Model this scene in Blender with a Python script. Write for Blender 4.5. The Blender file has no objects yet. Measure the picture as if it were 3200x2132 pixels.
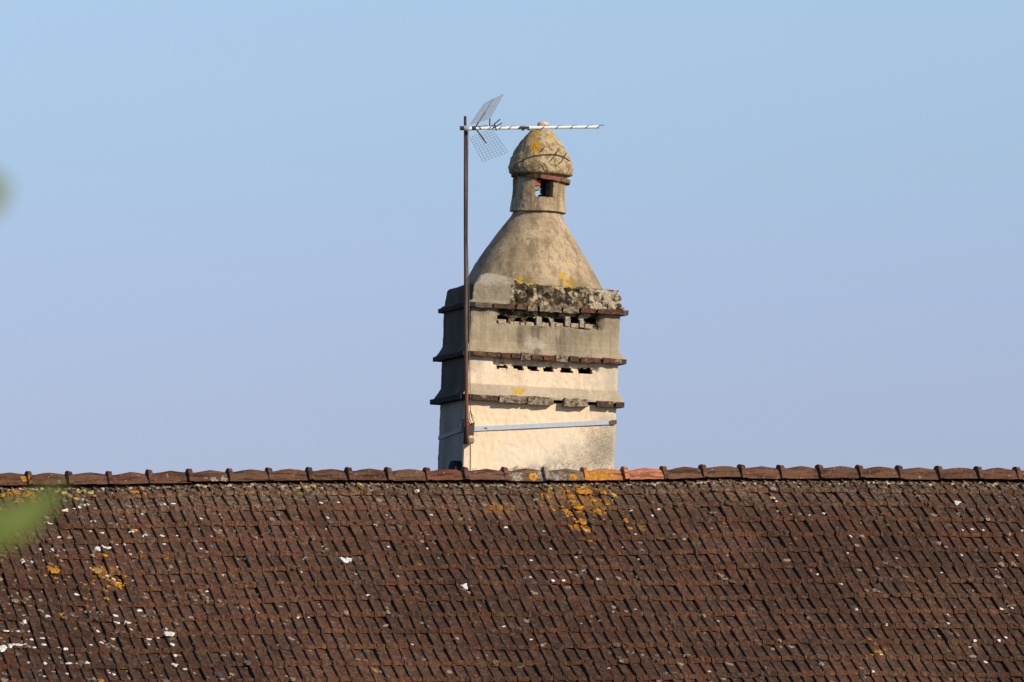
import bpy, bmesh, math, random
from mathutils import Vector, Matrix, noise
random.seed(11)
R = math.radians
S = bpy.context.scene
COL = S.collection

# ------------------------------------------------------------------ camera, sky, sun, exposure
F = 25000.0                    # focal length in photo pixels (3200 wide)
YAW, ELEV = R(13.0), R(3.0)
ZR = 6.2                       # height of the roof ridge
fw = Vector((math.sin(YAW)*math.cos(ELEV), math.cos(YAW)*math.cos(ELEV), math.sin(ELEV)))
rt = Vector((math.cos(YAW), -math.sin(YAW), 0.0))
up = rt.cross(fw)
def ray(px, py):
    return (fw + rt*((px-1600)/F) - up*((py-1066)/F)).normalized()
CAM = Vector((0, 0, ZR)) - ray(1600, 1490)*75.0
cd = bpy.data.cameras.new('camera'); cam = bpy.data.objects.new('camera', cd); COL.objects.link(cam)
cd.sensor_width = 36.0; cd.lens = F/3200*36.0
cd.clip_start = 0.5; cd.clip_end = 12000
cam.matrix_world = Matrix.Translation(CAM) @ Matrix((rt, up, -fw)).transposed().to_4x4()
cd.dof.use_dof = True; cd.dof.focus_distance = 75.0; cd.dof.aperture_fstop = 9.0
S.camera = cam

SUN_EL = R(26.0)
SUN_AZ = R(40.0)               # to the right of the straight-out direction (-Y)
sun_dir = Vector((math.sin(SUN_AZ)*math.cos(SUN_EL), -math.cos(SUN_AZ)*math.cos(SUN_EL), math.sin(SUN_EL)))
W = bpy.data.worlds.new('World'); S.world = W; W.use_nodes = True
nt = W.node_tree; nt.nodes.clear()
out = nt.nodes.new('ShaderNodeOutputWorld'); bg = nt.nodes.new('ShaderNodeBackground')
sky = nt.nodes.new('ShaderNodeTexSky'); sky.sky_type = 'NISHITA'; sky.sun_disc = False
sky.sun_elevation = SUN_EL
sky.sun_rotation = math.atan2(sun_dir.x, sun_dir.y)
sky.altitude = 0; sky.air_density = 1.0; sky.dust_density = 0.2; sky.ozone_density = 1.5
bg.inputs['Strength'].default_value = 0.12
# colour balance of the air by height above the horizon (the same all round)
tc = nt.nodes.new('ShaderNodeTexCoord'); sx = nt.nodes.new('ShaderNodeSeparateXYZ'); nt.links.new(tc.outputs['Generated'], sx.inputs[0])
mr = nt.nodes.new('ShaderNodeMapRange'); mr.inputs[2].default_value = 0.12; nt.links.new(sx.outputs[2], mr.inputs[0])
cr_ = nt.nodes.new('ShaderNodeValToRGB'); nt.links.new(mr.outputs[0], cr_.inputs[0])
TINT = [(0.0, (.43, .49, .95)), (1.0, (.82, .86, 1)), (.328, (.505, .555, .959)), (.475, (.577, .605, .97)), (.625, (.634, .69, .964)), (.79, (.736, .785, .995))]
for i, (p, c) in enumerate(TINT):
    e = cr_.color_ramp.elements[i] if i < 2 else cr_.color_ramp.elements.new(p)
    e.color = (*c, 1)
mu = nt.nodes.new('ShaderNodeMix'); mu.data_type = 'RGBA'; mu.blend_type = 'MULTIPLY'; mu.inputs[0].default_value = 1
nt.links.new(sky.outputs[0], mu.inputs[6]); nt.links.new(cr_.outputs[0], mu.inputs[7])
nt.links.new(mu.outputs[2], bg.inputs[0]); nt.links.new(bg.outputs[0], out.inputs[0])

sd = bpy.data.lights.new('sun', 'SUN'); so = bpy.data.objects.new('sun', sd); COL.objects.link(so)
sd.energy = 5.0; sd.angle = R(0.5); sd.color = (1.0, 0.87, 0.68)
so.rotation_euler = sun_dir.to_track_quat('Z', 'Y').to_euler(); so.location = (10, -30, 40)
S.view_settings.view_transform = 'Standard'; S.view_settings.look = 'None'
S.view_settings.exposure = 0.0; S.view_settings.gamma = 1.0; S.view_settings.use_curve_mapping = False

# ------------------------------------------------------------------ small helpers
def fbm(p, s, octv=3):
    v = 0.0; a = 1.0; t = 0.0; q = Vector(p)*s
    for _ in range(octv):
        v += a*noise.noise(q); t += a; a *= 0.5; q = q*2.03 + Vector((7.1, 3.3, 5.7))
    return v/t
def lerp(a, b, t): return a + (b-a)*t
def clamp(x, a=0.0, b=1.0): return max(a, min(b, x))
def smooth(a, b, x):
    t = clamp((x-a)/(b-a)); return t*t*(3-2*t)
def interp(xs, ys, x):
    if x <= xs[0]: return ys[0]
    for i in range(1, len(xs)):
        if x <= xs[i]:
            return lerp(ys[i-1], ys[i], (x-xs[i-1])/(xs[i]-xs[i-1]))
    return ys[-1]
def link(name, me, mats=(), parent=None):
    o = bpy.data.objects.new(name, me); COL.objects.link(o)
    for m in mats: me.materials.append(m)
    if parent: o.parent = parent
    return o
def tag(o, label=None, cat=None, group=None, kind=None):
    if label: o['label'] = label
    if cat: o['category'] = cat
    if group: o['group'] = group
    if kind: o['kind'] = kind
    return o
def empty(name, loc, rot=(0, 0, 0)):
    o = bpy.data.objects.new(name, None); COL.objects.link(o)
    o.location = loc; o.rotation_euler = rot; o.empty_display_size = 0.2
    return o
class MB:
    def __init__(s): s.v = []; s.f = []; s.m = []
    def add(s, vs, fs, mi=0):
        b = len(s.v); s.v += [tuple(v) for v in vs]
        s.f += [tuple(i+b for i in f) for f in fs]; s.m += [mi]*len(fs)
    def box(s, x0, x1, y0, y1, z0, z1, mi=0, M=None):
        vs = [Vector((x, y, z)) for z in (z0, z1) for y in (y0, y1) for x in (x0, x1)]
        if M: vs = [M @ v for v in vs]
        s.add(vs, [(0, 2, 3, 1), (4, 5, 7, 6), (0, 1, 5, 4), (2, 6, 7, 3), (0, 4, 6, 2), (1, 3, 7, 5)], mi)
    def tube(s, pts, r, n=8, mi=0, caps=True):
        pts = [Vector(p) for p in pts]; rs = r if isinstance(r, (list, tuple)) else [r]*len(pts)
        vs = []; prev = None
        for i, p in enumerate(pts):
            t = (pts[min(i+1, len(pts)-1)] - pts[max(i-1, 0)]).normalized()
            if prev is None:
                a = Vector((0, 0, 1)) if abs(t.z) < 0.9 else Vector((1, 0, 0))
                u = t.cross(a).normalized()
            else:
                u = (prev - t*prev.dot(t)).normalized()
            prev = u; w = t.cross(u)
            for k in range(n):
                q = 2*math.pi*k/n
                vs.append(p + (u*math.cos(q) + w*math.sin(q))*rs[i])
        fs = []
        for i in range(len(pts)-1):
            for k in range(n):
                a = i*n+k; b = i*n+(k+1) % n
                fs.append((a, b, b+n, a+n))
        if caps:
            fs.append(tuple(range(n-1, -1, -1))); L = (len(pts)-1)*n
            fs.append(tuple(L+k for k in range(n)))
        s.add(vs, fs, mi)
    def mesh(s, name, shade=False):
        me = bpy.data.meshes.new(name); me.from_pydata(s.v, [], s.f); me.update()
        for p, m in zip(me.polygons, s.m): p.material_index = m; p.use_smooth = shade
        bm = bmesh.new(); bm.from_mesh(me); bmesh.ops.recalc_face_normals(bm, faces=bm.faces); bm.to_mesh(me); bm.free()
        return me
    def build(s, name, mats, parent=None, shade=False):
        if not isinstance(mats, (list, tuple)): mats = [mats]
        return link(name, s.mesh(name, shade), mats, parent)

# ------------------------------------------------------------------ materials
class NT:
    def __init__(s, name):
        s.mat = bpy.data.materials.new(name); s.mat.use_nodes = True
        s.t = s.mat.node_tree; s.t.nodes.clear()
        s.o = s.n('ShaderNodeOutputMaterial'); s.b = s.n('ShaderNodeBsdfPrincipled')
        s.l(s.b.outputs[0], s.o.inputs[0]); s.pos = s.n('ShaderNodeNewGeometry').outputs['Position']
    def n(s, t, **k):
        x = s.t.nodes.new(t)
        for a, v in k.items(): setattr(x, a, v)
        return x
    def l(s, a, b): s.t.links.new(a, b)
    def val(s, inp, v):
        if hasattr(v, 'links') or isinstance(v, bpy.types.NodeSocket): s.l(v, inp)
        else: inp.default_value = v
    def math(s, op, a, b=0.0, c=None):
        x = s.n('ShaderNodeMath', operation=op); s.val(x.inputs[0], a); s.val(x.inputs[1], b)
        if c is not None: s.val(x.inputs[2], c)
        return x.outputs[0]
    def coord(s, stretch=(1, 1, 1), base=None):
        m = s.n('ShaderNodeMapping'); s.l(base or s.pos, m.inputs[0]); m.inputs['Scale'].default_value = stretch
        return m.outputs[0]
    def noise(s, scale, detail=4, rough=0.6, stretch=None, base=None):
        x = s.n('ShaderNodeTexNoise'); x.inputs['Scale'].default_value = scale
        x.inputs['Detail'].default_value = detail; x.inputs['Roughness'].default_value = rough
        s.l(s.coord(stretch, base) if stretch else (base or s.pos), x.inputs['Vector'])
        return x.outputs[0]
    def voro(s, scale, out='Distance', stretch=None, feature='F1', rand=1.0):
        x = s.n('ShaderNodeTexVoronoi', feature=feature); x.inputs['Scale'].default_value = scale
        x.inputs['Randomness'].default_value = rand
        s.l(s.coord(stretch) if stretch else s.pos, x.inputs['Vector'])
        return x.outputs[out]
    def ramp(s, v, lo, hi, a=0.0, b=1.0):
        x = s.n('ShaderNodeMapRange', interpolation_type='SMOOTHSTEP'); s.l(v, x.inputs[0])
        for i, q in enumerate((lo, hi, a, b)): x.inputs[i+1].default_value = q
        return x.outputs[0]
    def mix(s, f, a, b, blend='MIX'):
        x = s.n('ShaderNodeMix', data_type='RGBA', blend_type=blend)
        s.val(x.inputs[0], f)
        for i, c in ((6, a), (7, b)):
            if isinstance(c, tuple): x.inputs[i].default_value = (*c, 1.0)
            else: s.l(c, x.inputs[i])
        return x.outputs[2]
    def near(s, c, r):
        x = s.n('ShaderNodeVectorMath', operation='DISTANCE'); s.l(s.pos, x.inputs[0]); x.inputs[1].default_value = c
        return s.math('SUBTRACT', 1.0, s.math('DIVIDE', x.outputs['Value'], r))
    def patches(s, spots, scale, amp=1.2, lo=0.0, hi=0.12):
        m = None
        for c, r in spots:
            d = s.near(c, r); m = d if m is None else s.math('MAXIMUM', m, d)
        n = s.math('MULTIPLY', s.math('SUBTRACT', s.noise(scale, 5, 0.65), 0.5), amp)
        return s.ramp(s.math('ADD', m, n), lo, hi)
    def attr(s, name, out='Fac'):
        x = s.n('ShaderNodeAttribute'); x.attribute_name = name; return x.outputs[out]
    def bump(s, h, strength=0.5, dist=0.01, prev=None):
        x = s.n('ShaderNodeBump'); s.l(h, x.inputs['Height']); x.inputs['Strength'].default_value = strength
        x.inputs['Distance'].default_value = dist
        if prev: s.l(prev, x.inputs['Normal'])
        return x.outputs[0]
    def done(s, color, rough=0.9, normal=None, spec=0.25, metal=0.0):
        if isinstance(color, tuple): s.b.inputs['Base Color'].default_value = (*color, 1)
        else: s.l(color, s.b.inputs['Base Color'])
        s.val(s.b.inputs['Roughness'], rough)
        s.b.inputs['Specular IOR Level'].default_value = spec; s.b.inputs['Metallic'].default_value = metal
        if normal: s.l(normal, s.b.inputs['Normal'])
        return s.mat
def plain(name, c, rough=0.6, metal=0.0, var=0.15, spec=0.4):
    t = NT(name); n = t.noise(40, 3)
    col = t.mix(t.ramp(n, 0.3, 0.7), tuple(x*(1-var) for x in c), tuple(min(1, x*(1+var)) for x in c))
    return t.done(col, rough, None, spec, metal)

# ------------------------------------------------------------------ ground, house body
def ground_h(x, y):
    d = math.hypot(x-CAM.x, y-CAM.y)
    return 2.2*smooth(45, 4, d)
def at(px, py, depth):
    return CAM + (fw + rt*((px-1600)/F) - up*((py-1066)/F))*depth

def m_grass():
    t = NT('dry_grass'); n = t.noise(0.4, 6); n2 = t.noise(9, 4)
    c = t.mix(t.ramp(n, 0.35, 0.65), (0.05, 0.07, 0.02), (0.11, 0.10, 0.04))
    c = t.mix(t.ramp(n2, 0.45, 0.7, 0, 0.6), c, (0.03, 0.045, 0.012))
    return t.done(c, 1.0, t.bump(n2, 0.6, 0.05))
g = MB(); N = 64
xs = [((i/N)*2-1) for i in range(N+1)]
xs = [math.copysign(abs(x)**4*4500 + abs(x)*120, x) for x in xs]
g.add([(x+CAM.x*0.5, y+CAM.y*0.5, ground_h(x+CAM.x*0.5, y+CAM.y*0.5)) for y in xs for x in xs],
      [(j*(N+1)+i, j*(N+1)+i+1, (j+1)*(N+1)+i+1, (j+1)*(N+1)+i) for j in range(N) for i in range(N)])
tag(g.build('ground', m_grass(), shade=True), kind='structure')

PITCH = R(29.0); CP, SP, TP = math.cos(PITCH), math.sin(PITCH), math.tan(PITCH)
# old ridge line sags: offset of the whole front slope along its length
def ridge_px_to_x(px): 
    r = ray(px, 1490); t = (0.0-CAM.y)/r.y
    return CAM.x + r.x*t
_px = [-600, 90, 338, 470, 600, 900, 1240, 1470, 1840, 2070, 2190, 2310, 2700, 2920, 3170, 3900]
_top = [1478, 1481, 1481, 1476, 1473, 1468, 1468, 1469, 1468, 1464, 1460, 1460, 1462, 1465, 1467, 1468]
_sx, _sz = [], []
for a, b in zip(_px, _top):
    r = ray(a, b); t = -CAM.y/r.y; p = CAM + r*t
    _sx.append(p.x); _sz.append(p.z)
_zoff = ZR + 0.100             # the crown of a ridge tile sits this much above the ridge line
SAG = [z-_zoff for z in _sz]
def sag(x): return interp(_sx, SAG, x)
XL, XR = -6.4, 6.9
DEPTH = 5.9                    # slope length of the front roof
def slope_pt(u, d, h=0.0):
    """u along the ridge, d down the front slope from the ridge, h above the slope."""
    wob = 0.028*noise.noise(Vector((u*0.55, d*0.6, 2.2))) + 0.007*noise.noise(Vector((u*1.9, d*2.1, 8.2)))
    h = h + wob*smooth(0, 0.8, d)
    return Vector((u, -d*CP - h*SP, ZR - d*SP + h*CP + sag(u)*(1-0.35*clamp(d/DEPTH))))
def roof_hit(px, py):
    r = ray(px, py); n = Vector((0, -SP, CP)); p0 = Vector((0, 0, ZR)) + n*0.045
    t = (p0-CAM).dot(n)/r.dot(n); p = CAM + r*t
    for _ in range(4):
        q = p0 + Vector((0, 0, sag(p.x)*(1-0.35*clamp(-p.y/CP/DEPTH))))
        t = (q-CAM).dot(n)/r.dot(n); p = CAM + r*t
    return p
def roof_uv(px, py):
    p = roof_hit(px, py); return p.x, -(p.y + 0.045*SP)/CP

m_wall = plain('lime_render', (0.48, 0.40, 0.30), 0.95, var=0.2)
m_deck = plain('roof_deck', (0.035, 0.028, 0.022), 0.95)
house = empty('tiled_house', (0, 0, 0))
tag(house, 'long weathered house roof of lichen spotted brown interlocking clay tiles below the chimney', 'house')
b = MB(); YE = -(DEPTH-0.35)*CP; ZE = ZR-(DEPTH-0.35)*SP
b.box(XL+0.3, XR-0.3, YE, -YE, -0.3, ZE-0.12)
for s_ in (XL+0.3, XR-0.55):
    vs = [(s_+dx, y, z) for dx in (0, 0.25) for y, z in ((YE, ZE-0.12), (-YE, ZE-0.12), (0, ZR-0.25))]
    b.add(vs, [(0, 1, 2), (3, 5, 4), (0, 3, 4, 1), (1, 4, 5, 2), (2, 5, 3, 0)])
b.build('wall', m_wall, house)
# deck under the front tiles and the plain back slope
b = MB()
K = 40
for sgn in (1, -1):
    vs = []
    for i in range(K+1):
        x = lerp(XL, XR, i/K)
        for d in (0.0, DEPTH-0.05):
            p = slope_pt(x, d, -0.035); vs.append((p.x, p.y if sgn == 1 else -p.y, p.z))
    b.add(vs, [(2*i, 2*i+1, 2*i+3, 2*i+2) for i in range(K)])
b.build('roof_deck', m_deck, house)

# ------------------------------------------------------------------ roof tiles
COURSE, TW = 0.303, 0.2175
def m_tile(nose=False):
    t = NT('clay_tile_nose' if nose else 'clay_tile')
    oi = t.n('ShaderNodeObjectInfo'); rnd = oi.outputs['Random']
    big = t.noise(0.55, 3); mid = t.noise(7, 4, 0.65); fine = t.noise(60, 4, 0.7)
    cell = t.n('ShaderNodeSeparateColor'); t.l(t.voro(17, 'Color', (1, 1, 0.8)), cell.inputs[0])
    cell2 = t.n('ShaderNodeSeparateColor'); t.l(t.voro(38, 'Color', (1, 1, 0.9)), cell2.inputs[0])
    tn = t.voro(4.6, 'Color', (1, 1.2, 1.2)); sep = t.n('ShaderNodeSeparateColor'); t.l(tn, sep.inputs[0])
    if nose:
        c = t.mix(t.ramp(mid, 0.3, 0.7), (0.080, 0.039, 0.022), (0.140, 0.066, 0.035))
    else:
        c = t.mix(t.ramp(mid, 0.3, 0.7), (0.050, 0.029, 0.019), (0.110, 0.055, 0.032))
    c = t.mix(t.ramp(sep.outputs[0], 0.3, 1.0, 0, 0.5), c, (0.056, 0.036, 0.026))
    c = t.mix(t.ramp(sep.outputs[1], 0.55, 1.0, 0, 0.6), c, (0.135, 0.054, 0.032))
    # flaky crusts
    c = t.mix(t.ramp(cell.outputs[0], 0.62, 0.72, 0, 0.7 if not nose else 0.4), c, (0.118, 0.070, 0.045))
    c = t.mix(t.ramp(cell.outputs[1], 0.80, 0.88, 0, 0.6), c, (0.045, 0.037, 0.033))
    c = t.mix(t.ramp(cell2.outputs[0], 0.86, 0.92, 0, 0.5), c, (0.17, 0.115, 0.078))
    c = t.mix(t.ramp(fine, 0.42, 0.62, 0.35, 0), c, (0.016, 0.012, 0.010))
    c = t.mix(t.ramp(fine, 0.58, 0.72, 0, 0.35), c, (0.14, 0.080, 0.050))
    # pale and mossy bands that hug the ridge
    hits = [(tuple(roof_hit(x, y)), r) for x, y, r in ((1840, 1560, .34), (1760, 1540, .2), (1560, 1580, .22), (60, 1530, .3), (330, 1780, .2), (1830, 1640, .16), (2010, 1640, .14))]
    c = t.mix(t.patches(hits, 13, 1.9, .35, .7), c, (.19, .095, .030))
    c = t.mix(t.math('MULTIPLY', RIDGE_BAND(t), t.ramp(t.noise(22, 4, 0.7), 0.46, 0.6, 0, 0.75)), c, (0.20, 0.155, 0.105))
    c = t.mix(1.0, c, t.mix(t.ramp(big, .3, .7), (.82, .80, .77), (1.36, 1.28, 1.20)), 'MULTIPLY')
    edge = t.voro(17, 'Distance', (1, 1, 0.8), 'DISTANCE_TO_EDGE')
    crack = t.ramp(edge, 0.0, 0.05, 1, 0)
    c = t.mix(t.math('MULTIPLY', crack, t.ramp(mid, 0.45, 0.6, 0, 0.8)), c, (0.012, 0.009, 0.008))
    h = t.math('ADD', t.math('MULTIPLY', fine, 0.6), t.math('MULTIPLY', t.ramp(edge, 0, 0.12), 0.35))
    h = t.math('ADD', h, t.math('MULTIPLY', cell2.outputs[2], 0.25))
    return t.done(c, 0.95, t.bump(h, 0.9, 0.010), 0.15)
def RIDGE_BAND(t):
    sp = t.n('ShaderNodeSeparateXYZ'); t.l(t.pos, sp.inputs[0])
    n = t.math('MULTIPLY', t.math('SUBTRACT', t.noise(1.6, 3), 0.5), 1.3)
    return t.ramp(t.math('ADD', sp.outputs[1], n), -0.85, -0.1, 0, 1)
M_TILE, M_NOSE = m_tile(), m_tile(True)

H = 0.0165; LIFT = 0.031; TH = 0.017
BAY = TW/2
def tile_variant(seed):
    rg = random.Random(seed)
    m = MB(); BT = 0.022
    us = []; hs = []
    for k in range(2):
        o = k*BAY
        us += [o+0.0015, o+0.003, o+0.018, o+0.034, o+0.066, o+BAY-0.0012]
        hs += [0.0, 1.0, 1.0, 0.30, 0.10, 0.02]
    vsamp = [0.0, 0.024, 0.044, 0.12, 0.20, 0.27, COURSE+0.05]
    nu = len(us)
    vs = []
    lump = [rg.uniform(-0.5, 1.0) for _ in range(8)]; fill = [rg.choice((1, 1, 1, .85, .5, .15)) for _ in range(2)]
    for j, v in enumerate(vsamp):
        base = LIFT*(1-v/COURSE)
        for i, u in enumerate(us):
            bay = 0 if i < 6 else 1
            # nose: bays filled up nearly flush with the ribs
            f = smooth(0.048, 0.020, v)*fill[bay]
            uu = (u-bay*BAY)/BAY
            dome = 0.75 + 0.35*math.sin(math.pi*clamp(uu))*max(0.0, lump[bay])
            hh = H*lerp(hs[i], max(hs[i], dome), f)
            n1 = rg.uniform(-1, 1)*0.0022
            vv = v + (rg.uniform(-0.004, 0.010)+.008 if j == 0 else rg.uniform(-0.003, 0.003))
            vs.append((u + rg.uniform(-1, 1)*0.0014, vv, base+hh+n1))
    fs = []; ms = []
    for j in range(len(vsamp)-1):
        for i in range(nu-1):
            a = j*nu+i; fs.append((a, a+1, a+nu+1, a+nu)); ms.append(0)
    top = len(vs)
    # bottom rim of the nose, slightly uneven
    for i, u in enumerate(us):
        vs.append((u, -0.012+rg.uniform(-.005, .006), LIFT-TH-0.004+rg.uniform(-0.008, 0.005)))
    for i in range(nu-1):
        fs.append((i, top+i, top+i+1, i+1)); ms.append(1)
    # underside edge of both sides
    b0 = len(vs)
    for i in (0, nu-1):
        for j in range(len(vsamp)):
            x, y, z = vs[j*nu+i]; vs.append((x, y, LIFT*(1-vsamp[j]/COURSE)-TH))
    nv = len(vsamp)
    for j in range(nv-1):
        a = j*nu; fs.append((a, a+nu, b0+j+1, b0+j)); ms.append(0)
        a = j*nu+nu-1; fs.append((a, b0+nv+j, b0+nv+j+1, a+nu)); ms.append(0)
    return vs, fs, ms
NVAR = 14
VAR = [tile_variant(100+i) for i in range(NVAR)]
VMESH = []
for i, (vs, fs, ms) in enumerate(VAR):
    me = bpy.data.meshes.new('roof_tile'); me.from_pydata(vs, [], fs); me.update()
    for p, m in zip(me.polygons, ms): p.material_index = m
    me.materials.append(M_TILE); me.materials.append(M_NOSE); VMESH.append(me)
def tile_matrix(u0, d0, rz, dh):
    """tile local axes: x along ridge, y up-slope, z normal; origin at nose left."""
    o = slope_pt(u0, d0, dh); a = slope_pt(u0+TW, d0, dh); c = slope_pt(u0, d0-COURSE, dh)
    x = (a-o).normalized(); y = (c-o); y = (y - x*y.dot(x)).normalized(); z = x.cross(y)
    return Matrix.Translation(o) @ Matrix((x, y, z)).transposed().to_4x4() @ Matrix.Rotation(rz, 4, 'Z')
def proj(p):
    q = p-CAM; d = q.dot(fw); return 1600+F*q.dot(rt)/d, 1066-F*q.dot(up)/d, d
NCOURSE = int(DEPTH/COURSE)
slots = []
for r_ in range(NCOURSE+1):
    d0 = 0.085 + (r_+0.75)*COURSE*1.0
    off = (r_ % 2)*BAY
    k = 0; u = XL+off
    while u+TW <= XR+0.12:
        slots.append((r_, u, d0)); u += TW
tiles = []
rg = random.Random(5)
for r_, u, d0 in slots:
    M = tile_matrix(u+rg.uniform(-.003, .003), d0+rg.uniform(-.010, .009), rg.gauss(0, 0.013), rg.uniform(-0.003, 0.005)) @ Matrix.Rotation(rg.gauss(0, .012), 4, 'X') @ Matrix.Rotation(rg.gauss(0, .015), 4, 'Y')
    c = M @ Vector((TW/2, COURSE/2, LIFT)); x, y, d = proj(c)
    inside = -40 < x < 3240 and y < 2140
    tiles.append((0 if inside else 1, d, M, rg.randrange(NVAR), 1450 < y))
tiles.sort(key=lambda t: (t[0], t[1]))
rest = MB()
for i, (o_, d, M, v, _) in enumerate(tiles):
    if i < 300:
        o = bpy.data.objects.new('roof_tile', VMESH[v]); COL.objects.link(o); o.parent = house; o.matrix_local = M
    else:
        vs, fs, ms = VAR[v]; b0 = len(rest.v)
        rest.v += [tuple(M @ Vector(p)) for p in vs]; rest.f += [tuple(k+b0 for k in f) for f in fs]; rest.m += ms
me = bpy.data.meshes.new('roof_tile_field'); me.from_pydata(rest.v, [], rest.f); me.update()
for p, m in zip(me.polygons, rest.m): p.material_index = m
tag(link('roof_tile_field', me, [M_TILE, M_NOSE], house), kind='stuff')
# back slope: plain overlapping courses that follow the sag
b = MB()
for r_ in range(NCOURSE+1):
    d0 = 0.06+(r_+0.75)*COURSE
    for k in range(30):
        x0, x1 = lerp(XL, XR, k/30), lerp(XL, XR, (k+1)/30); vs = []
        for x in (x0, x1):
            for d, h in ((d0, .03), (d0-COURSE-.03, -.01), (d0, .0)):
                p = slope_pt(x, d, h); vs.append((p.x, -p.y, p.z))
        b.add(vs, [(0, 3, 4, 1), (0, 2, 5, 3)])
b.build('back_slope', M_TILE, house)

# ------------------------------------------------------------------ lichen crusts on the tiles
def tile_top(u, d):
    """height of tile surface over the slope at u, d"""
    r_ = (d-0.085)/COURSE-0.75
    k = math.ceil(r_-1e-6); d0 = 0.085+(k+0.75)*COURSE; v = d0-d
    off = (k % 2)*BAY; uu = (u-XL-off) % BAY
    hs = interp([0, 0.003, 0.018, 0.034, 0.066, BAY], [0.3, 1, 1, .32, .12, .05], uu)
    if v < 0.045: hs = max(hs, 0.9)
    return LIFT*(1-v/COURSE)+H*hs
def crust(mb, u, d, r, rg, thick=0.004, asp=1.0, mi=0):
    n = 13; ph = rg.uniform(0, 6.28); k1, k2 = rg.uniform(.1, .3), rg.uniform(.05, .2)
    ring = []; mid = []
    for i in range(n):
        a = 2*math.pi*i/n
        q = r*(1 + k1*math.sin(2*a+ph)+k2*math.sin(3*a+ph*2.3)+rg.uniform(-.22, .22))
        uu = u+q*math.cos(a); dd = d+q*asp*math.sin(a)
        h0 = tile_top(u, d)
        h = clamp(tile_top(uu, dd), h0-0.006, h0+0.010)
        ring.append(slope_pt(uu, dd, h-0.002))
        uu = u+q*.75*math.cos(a); dd = d+q*.75*asp*math.sin(a)
        h = clamp(tile_top(uu, dd), h0-0.005, h0+0.009)
        mid.append(slope_pt(uu, dd, h+thick))
    c = slope_pt(u, d, tile_top(u, d)+thick*1.2)
    mb.add(ring+mid+[c], [(i, (i+1) % n, n+(i+1) % n, n+i) for i in range(n)] + [(n+i, n+(i+1) % n, 2*n) for i in range(n)], mi)
def m_lichen(name, a, b_, c_):
    t = NT(name); n = t.noise(90, 4, .7); n2 = t.noise(14, 3)
    c = t.mix(t.ramp(n, .42, .58), a, b_); c = t.mix(t.ramp(n2, .46, .62, 0, .8), c, c_); c = t.mix(t.ramp(t.noise(45, 4, .7), .56, .66, 0, .7), c, tuple(x*.4 for x in a))
    return t.done(c, .95, t.bump(n, .7, .006), .1)
M_WHITE = m_lichen('white_lichen', (.66, .63, .58), (.80, .78, .74), (.55, .52, .46))
def m_crust():
    t = NT('mixed_crust'); n = t.noise(80, 4, .7); s_ = t.n('ShaderNodeSeparateColor'); t.l(t.voro(6, 'Color'), s_.inputs[0])
    c = t.mix(t.ramp(s_.outputs[0], .2, .5), (.15, .075, .043), (.105, .062, .040)); c = t.mix(t.ramp(s_.outputs[0], .55, .75), c, (.15, .115, .085))
    c = t.mix(t.ramp(s_.outputs[1], .62, .72), c, (.30, .235, .175)); c = t.mix(t.ramp(s_.outputs[2], .8, .9), c, (.08, .075, .07))
    c = t.mix(t.ramp(n, .35, .55, .6, 0), c, (.03, .024, .018))
    return t.done(c, .95, t.bump(n, .8, .008), .1)
M_GREY = m_crust(); M_TAN = m_lichen('tan_crust', (.22, .17, .125), (.36, .29, .22), (.14, .09, .06))
M_ORANGE = m_lichen('orange_lichen', (.38, .155, .018), (.54, .24, .02), (.20, .10, .028))
M_YELLOW = m_lichen('yellow_lichen', (.52, .36, .08), (.62, .45, .14), (.34, .24, .07))
def cr(ox, oy, sc, pts): return [(ox+x/sc, oy+y/sc) for x, y in pts]
white = cr(0, 1750, 3.923, [(1450,60),(1325,140),(1390,205),(1645,205),(1440,250),(940,385),(1470,478),(1718,560),(285,672),(305,717),(580,690),(1265,657),(1420,660),(1435,710),(70,870),(220,875),(350,873),(390,932),(520,912),(1605,822),(1200,842),(1390,915),(1830,915),(2030,825),(1940,905),(1245,978),(535,1010),(1118,1020),(1825,1005),(420,1055),(350,1060),(720,1060),(805,1090),(2115,1010),(2145,1140),(1075,1240),(360,1240),(550,1265),(955,1260),(845,1270),(2120,1265),(2155,1280),(825,1360),(560,1400),(1395,1370),(1975,1385),(2280,1280)])
white += cr(0, 1420, 2.9425, [(1515,443),(1600,440),(730,475),(605,512),(860,608),(457,630),(940,700),(1210,700),(1330,740),(545,740),(955,830),(1005,835),(600,860),(375,850),(415,945),(205,950),(215,975),(310,965),(1145,815),(1090,1015),(1910,1218),(2010,1215),(2055,1080),(1100,1328),(1290,1390),(1850,848),(1850,583),(2020,545),(1490,735),(1515,795),(795,445),(770,385)])
white += cr(2400, 1420, 2.9425, [(975,420),(515,540),(220,555),(380,560),(1790,695),(1875,685),(1980,695),(760,735),(525,877),(1780,912),(735,890),(2215,780),(2340,695),(2230,410),(2285,920),(1185,945),(680,1160),(460,1078),(1600,1070),(290,288),(1105,265),(1590,265),(2100,1035)])
white += cr(2700, 1800, 4.708, [(335,725),(1235,705),(1235,525),(1630,960),(1570,1005),(2085,905),(1910,890),(1985,960),(1585,1530),(130,1420),(250,1165),(2180,475),(1790,1215)])
white += cr(1400, 1620, 3.92, [(715,60),(1260,350),(1020,490),(1010,705),(1415,775),(1280,775),(1830,755),(690,1295),(1020,1445),(1570,445),(2155,320),(2340,460)])
white += cr(800, 1430, 3.363, [(85,365),(680,465),(755,615),(870,445),(1180,555),(1375,578),(1845,578),(1695,347),(1675,380),(710,900),(1800,935),(520,1025),(2250,740),(735,710),(1255,680)])
white += cr(1900, 1430, 3.923, [(575,325),(625,595),(285,625),(545,685),(2060,545),(805,940),(945,945),(195,1065),(390,1205),(2260,700),(2340,345)])
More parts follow.
